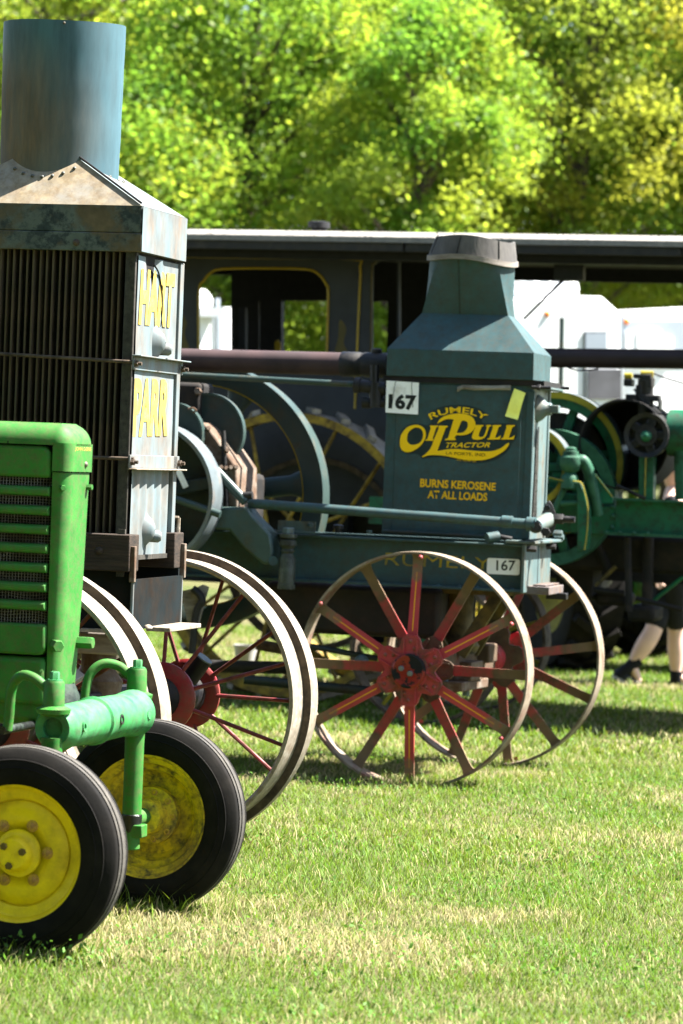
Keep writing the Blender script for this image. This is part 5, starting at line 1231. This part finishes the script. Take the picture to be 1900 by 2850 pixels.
def skin_mesh(name, V, E, Rr, mt, rootv, sub=2):
    me = bpy.data.meshes.new(name); me.from_pydata([tuple(v) for v in V], E, [])
    o = bpy.data.objects.new(name, me); COL.objects.link(o); o.parent = pe; me.materials.append(mt)
    sk = o.modifiers.new('skin', 'SKIN'); sk.use_smooth_shade = True
    lay = me.skin_vertices[0].data if me.skin_vertices else None
    if lay is None:
        bpy.context.view_layer.objects.active = o
        bpy.ops.mesh.customdata_skin_add(); lay = me.skin_vertices[0].data
    for i, r_ in enumerate(Rr):
        lay[i].radius = (r_, r_) if isinstance(r_, float) else r_
        lay[i].use_root = (i == rootv)
    s = o.modifiers.new('sub', 'SUBSURF'); s.levels = sub; s.render_levels = sub
    return o
V = [hip, hip.lerp(neck, .5), neck + Vector((0, 0, -.1)), neck, head_c - Vector((0, 0, .08)), hL, kT, aT, tT, hR, kF, aF, aF + Vector((.16, 0, -.06)), shL, elb, hand, shR, elb2, hand2]
E = [(0, 1), (1, 2), (2, 3), (3, 4), (0, 5), (5, 6), (6, 7), (7, 8), (0, 9), (9, 10), (10, 11), (11, 12), (2, 13), (13, 14), (14, 15), (2, 16), (16, 17), (17, 18)]
calfT = kT.lerp(aT, .38); calfF = kF.lerp(aF, .38)
V += [calfT, calfF]; E.remove((6, 7)); E.remove((10, 11)); E += [(6, 19), (19, 7), (10, 20), (20, 11)]
rad = [.13, .125, .13, .06, .06, .10, .07, .044, .03, .10, .07, .044, .03, .06, .045, .03, .06, .045, .03, .082, .08]
skin_mesh('body', V, E, rad, M_skin, 0)
fin_b = hand; 
for k in range(5):
    o_ = Vector((.012 * (k - 2), -.01, 0)); f1 = hand + o_ * .8 + Vector((.0, 0, -.05)); f2 = hand + o_ * 1.6 + Vector((.015, 0, -.10 + .012 * abs(k - 2) + (.035 if k == 0 else 0)))
    MB().pipe([hand + o_ * .3, f1, f2], lambda t_: .011 - .004 * t_, 8).build('finger', M_skin, pe)
hd = MB(); rings = []
for z_, rx, ry in ((-.13, .05, .045), (-.1, .075, .06), (-.05, .09, .07), (0, .098, .076), (.05, .098, .078), (.09, .085, .07), (.115, .05, .045), (.125, .01, .01)):
    rings.append([head_c + Vector((rx * math.cos(g), ry * math.sin(g), z_)) for g in [2 * math.pi * i / 20 for i in range(20)]])
hd.loft(rings); hd.lathe([(.02, 0), (.012, .02), (.002, .028)], head_c + Vector((.09, 0, -.02)), (1, 0, -.3), 8); 
for s_ in (-1, 1): hd.lathe([(.03, 0), (.025, .012), (.005, .014)], head_c + Vector((0, s_ * .07, -.01)), (0, s_, 0), 10)
hd.build('head', M_skin, pe)
hr_ = MB(); hr_.loft([[head_c + Vector((-.012 + rx * math.cos(g), ry * math.sin(g), z_ + .02 * math.cos(g))) for g in [2 * math.pi * i / 20 for i in range(20)]] for z_, rx, ry in ((.0, .098, .082), (.05, .104, .085), (.1, .09, .076), (.128, .05, .045), (.138, .005, .005))]); hr_.build('hair', mat('brown_hair', (.05, .03, .02), .6), pe)
skin_mesh('shorts', [hip + Vector((0, 0, .08)), hL, kT + (kT - hL).normalized() * .02, hR, kF + Vector((0, 0, -.02))], [(0, 1), (1, 2), (0, 3), (3, 4)], [.15, .115, .088, .115, .088], M_cloth, 0)
skin_mesh('shirt', [hip + Vector((0, 0, .06)), hip.lerp(neck, .5), neck + Vector((0, 0, -.1)), shL, shL.lerp(elb, .75), shR, shR.lerp(elb2, .75)], [(0, 1), (1, 2), (2, 3), (3, 4), (2, 5), (5, 6)], [.165, .155, .15, .085, .07, .085, .07], M_cloth, 0)
for a_, heel, t_ in ((aT, pl_(850, 1450, -.05), pl_(1120, 1568, -.05)), (aF, aF + Vector((-.06, 0, -.07)), aF + Vector((.2, 0, -.075)))):
    d_ = (t_ - heel) * .75; nrm = d_.normalized().cross(Vector((0, 1, 0))).normalized(); ank = a_; a_ = heel + d_ * .3
    so__ = MB(); ring_ = lambda c, hx, hz: [c + Vector((0, hx * math.cos(g), 0)) + nrm * hz * math.sin(g) for g in [2 * math.pi * i / 12 for i in range(12)]]
    so__.loft([ring_(heel - nrm * .0, .03, .03), ring_(a_ - d_ * .05, .042, .05), ring_(a_ + d_ * .5, .045, .038), ring_(a_ + d_ * .95, .04, .022), ring_(a_ + d_ * 1.15, .02, .012)]); sh_ = so__.build('shoe', M_shoe, pe)
    MB().loft([[c + Vector((0, -.043, 0)), c + Vector((0, .043, 0)), c + Vector((0, .043, 0)) + nn, c + Vector((0, -.043, 0)) + nn] for c, nn in ((heel - nrm * .035, nrm * .02), (a_ + d_ * .5 - nrm * .042, nrm * .02), (a_ + d_ * 1.1 - nrm * .018, nrm * .014))]).build('sole', M_sole, sh_)
    MB().cyl(a_, ank + (ank - a_) * .6, .046, .052).build('sock', M_cloth, pe)

# ================================================================== small things in the grass under the tractors
_k = at(zn(870, 1400), 25.0)
bk = MB(); bk.lathe([(.07, 0), (.09, .17), (.096, .17), (.096, .185), (.087, .185), (.066, .01), (.0, .01)], (0, 0, 0), (0, 0, 1), 28); b_ = bk.build('bucket', M_bucket, None, T(_k.x, _k.y, 0)); tag(b_, 'white plastic bucket on the grass beneath the teal tractor', 'bucket')
m_ = MB(); m_.pipe([(.09, 0, .178), (.06, .04, .12), (-.06, .04, .12), (-.09, 0, .178)], .003, 5); m_.build('bucket_handle', M_wire, b_)

# ================================================================== campers
def camper(name, label, q_out, depth_q, dist, th, wdt, mt=M_camp):
    P = at(depth_q, dist); fr = Frame((P.x, P.y), th)
    r_ = root(name, fr, label, 'camper', 'campers parked before the trees')
    MB().prism([fr.s(zk(*q), 0) for q in q_out], 0, wdt).build('body', mt, r_, bevel=.05)
    return fr, r_
c1, r1 = camper('camper_trailer', 'white camper trailer with slanted nose behind the teal tower', [(-40, 600), (590, 575), (870, 582), (1030, 722), (1030, 1950), (-40, 1960)], zk(700, 900), 36, -22, 2.3)
def cpanel(fr, r_, x0, y0, x1, y1, mt, nm, dv=-.02): MB().prism([fr.s(zk(*q), 0) for q in ((x0, y0), (x1, y0), (x1, y1), (x0, y1))], dv, -.001).build(nm, mt, r_)
cpanel(c1, r1, 705, 890, 900, 900, M_glass, 'window_rail'); cpanel(c1, r1, 700, 890, 712, 1500, M_glass, 'door_edge'); cpanel(c1, r1, 735, 1215, 1025, 1480, mat('grey_tinted_window', (.16, .16, .18), .15), 'window')
cpanel(c1, r1, 705, 900, 898, 1040, M_camps, 'window'); MB().dome(Vector((c1.s(zk(382, 735), 0)[0], -.001, c1.s(zk(382, 735), 0)[1])), (0, -1, 0), .036, .03).build('marker_light', M_orange, r1)
MB().cyl(c1.p(zk(512, 765), -.4), c1.p(zk(500, 1480), -.4), .03).build('awning_pole', M_fly, r1)
for u_q in (100, 800): 
    u_ = c1.s(zk(u_q, 1800), 0)[0]; MB().cyl((u_, .1, .36), (u_, .35, .36), .36, n=28).build('wheel', M_rubber, r1)
for a_, b_ in ((150, 240), (260, 330), (420, 580)):
    u0_, w0_ = c1.s(zk(a_, 600), .8); u1_, w1_ = c1.s(zk(b_, 540), .8)
    MB().box(u0_, u1_, .5, 1.3, w0_ - .15, w1_ + .12).build('roof_unit', M_camp, r1, bevel=.08)
c2, r2 = camper('camper_trailer', 'white camper with pale blue side panel at the right edge behind the roof', [(1040, 725), (1360, 712), (1480, 680), (2600, 640), (2600, 1950), (1040, 1950)], zk(1300, 900), 40, -25, 2.3)
cpanel(c2, r2, 1045, 795, 2600, 1180, M_camps, 'side_stripe'); MB().dome(Vector((c2.s(zk(1068, 800), 0)[0], -.02, c2.s(zk(1068, 800), 0)[1])), (0, -1, 0), .04, .03).build('marker_light', M_orange, r2)
cpanel(c2, r2, 1050, 895, 1140, 1170, M_camp, 'locker_door', -.06); cpanel(c2, r2, 1145, 878, 1355, 1170, M_camp, 'locker_door', -.08); cpanel(c2, r2, 1365, 932, 1465, 1170, M_camp, 'locker_door', -.06)
for u_q in (1200, 2100):
    u_ = c2.s(zk(u_q, 1800), 0)[0]; MB().cyl((u_, .1, .36), (u_, .35, .36), .36, n=28).build('wheel', M_rubber, r2)
P = at(ze(340, 560), 40); c3 = Frame((P.x, P.y), -45); r3 = root('camper_trailer', c3, 'white camper seen through the left part of the cab window', 'camper', 'campers parked before the trees')
MB().prism([c3.s(ze(*q), 0) for q in ((-700, 450), (330, 440), (372, 500), (372, 1700), (-700, 1700))], 0, 2.2).build('body', M_camp, r3, bevel=.05)
MB().prism([c3.s(ze(*q), 0) for q in ((376, 500), (390, 500), (390, 1700), (376, 1700))], -.05, -.01).build('awning_pole', M_camps, r3)
MB().prism([c3.s(ze(*q), 0) for q in ((250, 560), (370, 565), (365, 622), (250, 622))], -.5, -.001).build('awning', M_camp, r3)
P = at(ze(450, 600), 44); c4 = Frame((P.x, P.y), -50); r4 = root('cargo_trailer', c4, 'small white cargo trailer seen through the cab window beside the camper', 'trailer')
MB().prism([c4.s(ze(*q), 0) for q in ((415, 560), (520, 560), (520, 1500), (415, 1500))], 0, 1.8).build('body', M_camp, r4, bevel=.04)
for u_ in (.3, 1.2): MB().cyl((u_, .05, .3), (u_, .28, .3), .3, n=24).build('wheel', M_rubber, r4)
# ================================================================== ground
def leafmat(name, rough=.45, trans=.45, gloss=.06):
    m = bpy.data.materials.new(name); m.use_nodes = True; t = m.node_tree; N = t.nodes; L = t.links
    b = N['Principled BSDF']; at_ = N.new('ShaderNodeVertexColor'); at_.layer_name = 'tint'
    L.new(at_.outputs[0], b.inputs['Base Color']); b.inputs['Roughness'].default_value = rough; b.inputs['Specular IOR Level'].default_value = gloss * 5
    tr = N.new('ShaderNodeBsdfTranslucent')
    mu = N.new('ShaderNodeMix'); mu.data_type = 'RGBA'; mu.blend_type = 'MULTIPLY'; mu.inputs[0].default_value = 1; L.new(at_.outputs[0], mu.inputs[6]); mu.inputs[7].default_value = (1.6, 1.5, .95, 1)
    L.new(mu.outputs[2], tr.inputs[0]); mx = N.new('ShaderNodeMixShader'); mx.inputs[0].default_value = trans
    L.new(b.outputs[0], mx.inputs[1]); L.new(tr.outputs[0], mx.inputs[2]); L.new(mx.outputs[0], N['Material Output'].inputs[0]); return m
M_leaf = leafmat('tree_leaf', .5, .6, .04); M_grass = leafmat('grass_blade', .55, .35, .03)
def ground_mat():
    m = bpy.data.materials.new('lawn_soil'); m.use_nodes = True; t = m.node_tree; N = t.nodes; L = t.links; b = N['Principled BSDF']
    tc = N.new('ShaderNodeTexCoord')
    def nz(s, d=6):
        n = N.new('ShaderNodeTexNoise'); n.inputs['Scale'].default_value = s; n.inputs['Detail'].default_value = d; L.new(tc.outputs['Object'], n.inputs['Vector']); return n.outputs['Fac']
    def rp(src, c0, c1, lo=.35, hi=.65):
        r_ = N.new('ShaderNodeValToRGB'); r_.color_ramp.elements[0].position = lo; r_.color_ramp.elements[1].position = hi
        r_.color_ramp.elements[0].color = (*c0, 1); r_.color_ramp.elements[1].color = (*c1, 1); L.new(src, r_.inputs[0]); return r_.outputs[0]
    mx = N.new('ShaderNodeMix'); mx.data_type = 'RGBA'
    L.new(rp(nz(.9), (0, 0, 0), (1, 1, 1)), mx.inputs[0]); L.new(rp(nz(60), (.03, .045, .012), (.075, .10, .028)), mx.inputs[6]); L.new(rp(nz(75), (.055, .05, .022), (.15, .13, .065)), mx.inputs[7])
    L.new(mx.outputs[2], b.inputs['Base Color']); b.inputs['Roughness'].default_value = .95; b.inputs['Specular IOR Level'].default_value = .1
    bp = N.new('ShaderNodeBump'); bp.inputs['Distance'].default_value = .02; bp.inputs['Strength'].default_value = .6; L.new(nz(90), bp.inputs['Height']); L.new(bp.outputs[0], b.inputs['Normal']); return m
m_ = MB(); m_.quad((-250, -40, 0), (250, -40, 0), (250, 420, 0), (-250, 420, 0)); gr = m_.build('ground', ground_mat(), None, smooth=0); tag(gr, kind='structure')

def big_mesh(name, V, F, tint, mt):
    me = bpy.data.meshes.new(name); n = len(V); k = F.shape[1]
    me.vertices.add(n); me.vertices.foreach_set('co', V.astype(np.float32).ravel())
    me.loops.add(F.size); me.loops.foreach_set('vertex_index', F.astype(np.int32).ravel())
    me.polygons.add(len(F)); me.polygons.foreach_set('loop_start', (np.arange(len(F)) * k).astype(np.int32)); me.polygons.foreach_set('loop_total', np.full(len(F), k, np.int32))
    me.update(calc_edges=True)
    ca = me.color_attributes.new('tint', 'FLOAT_COLOR', 'POINT'); ca.data.foreach_set('color', np.c_[tint, np.ones(n)].astype(np.float32).ravel())
    me.materials.append(mt); return me

# ------------------------------------------------------------------ lawn
def vnoise(x, y, s, seed):
    """smooth value noise"""
    r_ = np.random.default_rng(seed); g = r_.random((96, 96)); x = x * s + 40; y = y * s + 40
    xi = np.floor(x).astype(int); yi = np.floor(y).astype(int); fx = x - xi; fy = y - yi; fx = fx * fx * (3 - 2 * fx); fy = fy * fy * (3 - 2 * fy)
    q = lambda a, b: g[a % 96, b % 96]
    return (q(xi, yi) * (1 - fx) + q(xi + 1, yi) * fx) * (1 - fy) + (q(xi, yi + 1) * (1 - fx) + q(xi + 1, yi + 1) * fx) * fy
def blades(y0, y1, dens, hmin, hmax, wd, seed):
    r_ = np.random.default_rng(seed); hw = lambda y: y * 950 / 9090 * 1.3 + .45
    area = (y1 - y0) * (hw(y0) + hw(y1)); n = int(area * dens)
    y = y0 + (y1 - y0) * r_.random(n); x = (r_.random(n) * 2 - 1) * hw(y)
    dry = .55 * vnoise(x, y, 1.1, 3) + .3 * vnoise(x, y, 3.7, 4) + .15 * vnoise(x, y, 11, 5)
    fade = np.clip((15.5 - y) / 5.5, 0, 1)           # the lawn is drier where people walk in front
    pd = np.clip((dry - .56 + .15 * fade) * 3.2, .08, .72)
    straw = r_.random(n) < pd
    h = (hmin + (hmax - hmin) * r_.random(n) ** 1.6) * (.6 + .75 * vnoise(x, y, 2.3, 8)) * np.where(straw, .85, 1)
    ang = r_.random(n) * 2 * np.pi; ang = np.where(straw, 1.0 + .8 * r_.standard_normal(n), ang)
    lean = np.where(straw, .9 + .5 * r_.random(n), .45 + .95 * r_.random(n))
    dx, dy = np.cos(ang), np.sin(ang); sx, sy = -dy, dx
    w2 = wd * (.6 + .7 * r_.random(n))
    V = np.empty((n, 5, 3)); tip = np.minimum(lean, 1.45)
    for i, (f, hgt, wk) in enumerate(((0, 0, 1), (0, 0, -1), (.42, .62, .8), (.42, .62, -.8), (1, 1, 0))):
        V[:, i, 0] = x + dx * h * np.sin(tip) * f + sx * w2 * wk; V[:, i, 1] = y + dy * h * np.sin(tip) * f + sy * w2 * wk; V[:, i, 2] = h * np.cos(tip * .8) * hgt + np.where(straw, .008, .0) * (i > 1)
    base = np.arange(n)[:, None] * 5
    F = np.concatenate([base + np.array([[0, 1, 3]]), base + np.array([[0, 3, 2]]), base + np.array([[2, 3, 4]])])
    gcol = np.array([.062, .17, .014]) * (1 - dry[:, None]) + np.array([.145, .205, .034]) * dry[:, None]
    gcol = gcol * (.38 + .8 * r_.random((n, 1))) + np.array([.035, .02, .0]) * r_.random((n, 1))
    scol = np.array([.34, .30, .145]) * (.45 + .75 * r_.random((n, 1)))
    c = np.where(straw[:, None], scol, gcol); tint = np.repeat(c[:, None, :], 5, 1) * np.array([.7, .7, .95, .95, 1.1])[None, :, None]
    return V.reshape(-1, 3), F, np.clip(tint, 0, .9).reshape(-1, 3)
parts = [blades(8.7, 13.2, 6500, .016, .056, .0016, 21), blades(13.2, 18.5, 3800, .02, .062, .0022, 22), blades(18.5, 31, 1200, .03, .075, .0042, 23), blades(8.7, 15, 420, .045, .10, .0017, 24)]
# longer tufts round the wheels
def tufts(cx, cy, n, rad, hmax, seed):
    r_ = np.random.default_rng(seed); V, F, t = blades(8.7, 9.2, n / 1.4, .06, hmax, .0022, seed); k = len(V) // 5
    px_ = cx + rad * r_.standard_normal(k) * np.array(1.0); py = cy + .07 * r_.standard_normal(k)
    V = V.reshape(k, 5, 3); V[:, :, 0] += (px_ - V[:, 0, 0])[:, None]; V[:, :, 1] += (py - V[:, 0, 1])[:, None]; return V.reshape(-1, 3), F, t
jw0 = JD.O - JD.A * HALF; jw1 = JD.O + JD.A * HALF
parts += [tufts(jw0.x, jw0.y - .07, 700, .17, .12, 31), tufts(jw1.x, jw1.y - .08, 700, .16, .13, 32)]
rw0 = RU.O - RU.A * RUT; parts += [tufts(rw0.x, rw0.y - .08, 500, .22, .11, 33)]
hw1 = HP.O + HP.A * HPT; parts += [tufts(hw1.x + .1, hw1.y - .15, 500, .3, .12, 34)]
off = 0; Vs, Fs, Ts = [], [], []
for V_, F_, T_ in parts: Vs.append(V_); Fs.append(F_ + off); Ts.append(T_); off += len(V_)
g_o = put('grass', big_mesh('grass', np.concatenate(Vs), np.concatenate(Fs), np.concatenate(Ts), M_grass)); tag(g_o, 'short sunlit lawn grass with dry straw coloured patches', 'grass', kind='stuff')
# broad leaved weeds and clover
def leafquads(c, size, r_, up=.6, asp=.5):
    n = len(c); a = r_.standard_normal((n, 3)); a /= np.linalg.norm(a, axis=1)[:, None]
    nr = r_.standard_normal((n, 3)) + np.array([0, 0, up * 2]); nr -= a * (nr * a).sum(1)[:, None]; nr /= np.linalg.norm(nr, axis=1)[:, None] + 1e-9
    b = np.cross(nr, a); s = size * (.6 + .8 * r_.random((n, 1)))
    V = np.stack([c - a * s, c + b * s * asp + nr * s * .12, c + a * s, c - b * s * asp + nr * s * .12], 1)
    return V.reshape(-1, 3), np.arange(n * 4).reshape(n, 4)
r_ = np.random.default_rng(77); n = 15000
y = 8.8 + 12 * r_.random(n) ** 1.3; x = (r_.random(n) * 2 - 1) * (y * .135 + .3); keep = vnoise(x, y, 1.3, 9) + .25 * vnoise(x, y, 5, 10) > .72; x, y = x[keep], y[keep]
c = np.c_[x, y, .02 + .035 * r_.random(len(x))]; V_, F_ = leafquads(c, .0085, r_, .9, .55)
tn = np.repeat((np.array([.075, .17, .026]) * (.7 + .7 * r_.random((len(x), 1)))), 4, 0)
k = 160; cc = np.c_[jw0.x + .12 + .16 * r_.standard_normal(k), jw0.y - .12 + .05 * r_.standard_normal(k), .01 + .085 * r_.random(k) ** 1.5]; V2, F2 = leafquads(cc, .011, r_, .8, .5); t2 = np.repeat(np.array([.075, .175, .03]) * (.7 + .7 * r_.random((k, 1))), 4, 0)
w_o = put('ground_cover', big_mesh('ground_cover', np.r_[V_, V2], np.r_[F_, F2 + len(V_)], np.r_[tn, t2], M_grass)); tag(w_o, 'low broad leaved weeds and clover among the lawn grass', 'weeds', kind='stuff')

# ------------------------------------------------------------------ trees
M_bark = mat('grey_brown_bark', (.14, .11, .085), .9, var=.35, vscale=6, stretch=(1, 1, .25), bump=.8, bscale=18)
M_bark2 = mat('pale_bark', (.34, .29, .25), .9, var=.25, vscale=6, stretch=(1, 1, .25), bump=.6, bscale=18)  # paler bark for the bare limb
def tree(x, y, h, rad, low, nclump, per, leaf, hue, seed, label, name='maple_tree', crown_sx=1.0):
    nclump = int(nclump * 1.5); per = int(per * 1.12); leaf *= .74
    r_ = np.random.default_rng(seed)
    t_ = bpy.data.objects.new(name, None); COL.objects.link(t_); t_.location = (x, y, 0); tag(t_, label, 'tree', 'trees behind the campers')
    cz = (low + h) / 2; rz = (h - low) / 2
    tr = MB(); tr.pipe([(0, 0, -.1), (.06, .02, h * .25), (-.05, .05, h * .5), (.08, 0, h * .78)], lambda q: .22 * (1 - q) + .05, 10); tr.build('trunk', M_bark, t_)
    # clumps over the crown surface, fewer inside
    d = r_.standard_normal((nclump, 3)); d /= np.linalg.norm(d, axis=1)[:, None]; rr = r_.random(nclump) ** .33 * .95
    cl = d * rr[:, None] * np.array([rad * crown_sx, rad, rz]); cl[:, 2] += cz
    lim = MB()
    for k in range(0, nclump, 3):
        z0 = max(h * .18, min(cl[k, 2] - .8 - .3 * np.hypot(cl[k, 0], cl[k, 1]), h * .75)); mid = (np.array([0, 0, z0]) + cl[k]) / 2 + np.array([0, 0, .15])
        lim.pipe([(0, 0, z0), mid, cl[k]], lambda q: .055 * (1 - q) + .012, 6, sub=3)
    lim.build('limb', M_bark, t_)
    sz = rad * (.17 + .12 * r_.random(nclump))
    idx = r_.integers(0, nclump, nclump * per); g = r_.standard_normal((len(idx), 3)) * np.array([.62, .62, .42]); g[:, 2] -= .25 * (g[:, 0] ** 2 + g[:, 1] ** 2)
    c = cl[idx] + g * sz[idx][:, None]
    V, F = leafquads(c, leaf, r_, .9, .55)
    warm = r_.random(nclump); base = np.array(hue)
    col = base * (.75 + .5 * r_.random((len(idx), 1))) * (1 + .35 * (warm[idx][:, None] - .5)); col[:, 0] *= (.8 + .6 * warm[idx])
    me = big_mesh('crown', V, F, np.repeat(np.clip(col, 0, .6), 4, 0), M_leaf); put('crown', me, t_)
    return t_
G1, G2, G3, G4 = (.138, .245, .036), (.15, .255, .038), (.178, .252, .042), (.145, .258, .04)
tree(-4.3, 47, 10.5, 2.5, 2.4, 70, 560, .062, G2, 1, 'bright green maple tree at the left edge behind the tall rusty stack')
tree(-1.6, 49, 10.5, 2.5, 2.6, 70, 560, .062, G1, 2, 'dense green maple tree rising over the dark cab roof')
tree(1.2, 52, 11.5, 2.7, 3.0, 70, 560, .065, G4, 3, 'dark green maple tree standing in the middle over the teal stack')
tree(3.5, 50, 11, 2.2, 3.2, 60, 560, .06, G3, 4, 'yellowish green tree left of the right edge above the long roof')
tree(.9, 46.5, 8.6, 1.7, 3.0, 45, 520, .06, G2, 6, 'light green tree crown just behind the gap over the teal stack')
tree(6.0, 51, 11, 2.4, 2.8, 60, 560, .062, G2, 5, 'pale green tree at the right edge above the white campers')
for i, (x_, y_, lb) in enumerate(((-6.0, 60, 'tall tree behind the leftmost maple'), (-2.8, 61, 'tall tree seen between the two left maples'), (.4, 62, 'tall tree filling the gap beside the middle maple'), (3.0, 61, 'tall tree behind the yellowish green tree'), (6.2, 62, 'tall tree behind the pale tree at the right edge'), (8.8, 60, 'tall tree beyond the right edge of the campers'))):
    tree(x_, y_, 13, 2.9, 1.2, 60, 420, .085, (G4, G1, G2)[i % 3], 20 + i, lb, 'woodland_tree')
# wood edge further back: one mass
r_ = np.random.default_rng(5); n = 60000
c = np.c_[-22 + 44 * r_.random(n), 72 + 5 * r_.random(n), .2 + 15 * r_.random(n)]; c[:, 1] += 1.6 * np.sin(c[:, 0] * 1.3) * np.cos(c[:, 2] * .9)
V, F = leafquads(c, .2, r_, .6, .6); tn = np.repeat(np.array([.13, .23, .035]) * (.6 + .8 * r_.random((n, 1))), 4, 0)
wo = put('woods', big_mesh('woods', V, F, tn, M_leaf)); tag(wo, 'dense mass of woodland foliage far behind the trees', 'woods', kind='stuff')
m_ = MB(); m_.pipe([at(za(1000, -60), 46.2), at(za(780, 20), 46.0), at(za(600, 95), 45.8), at(za(400, 150), 46.0), at(za(250, 260), 46.4)], lambda q: .045 - .03 * q, 8)
br = m_.build('bare_limb', M_bark2, None)
_tr = bpy.data.objects['maple_tree']; br.parent = _tr; br.matrix_parent_inverse = Matrix.Translation(-Vector(_tr.location))

# unseen grove added behind the camera to keep sky light off the machines
n = 90000; a_ = np.radians(170 + 125 * r_.random(n)); d_ = 14 + 8 * r_.random(n)
c = np.c_[d_ * np.cos(a_), 4 + d_ * np.sin(a_), .3 + 19 * r_.random(n)]
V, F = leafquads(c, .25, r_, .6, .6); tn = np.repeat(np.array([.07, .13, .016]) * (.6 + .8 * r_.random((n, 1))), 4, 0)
sky_blocker = put('woods', big_mesh('woods', V, F, tn, M_leaf)); tag(sky_blocker, 'unseen grove added behind the camera to block sky light', 'woods', kind='stuff')
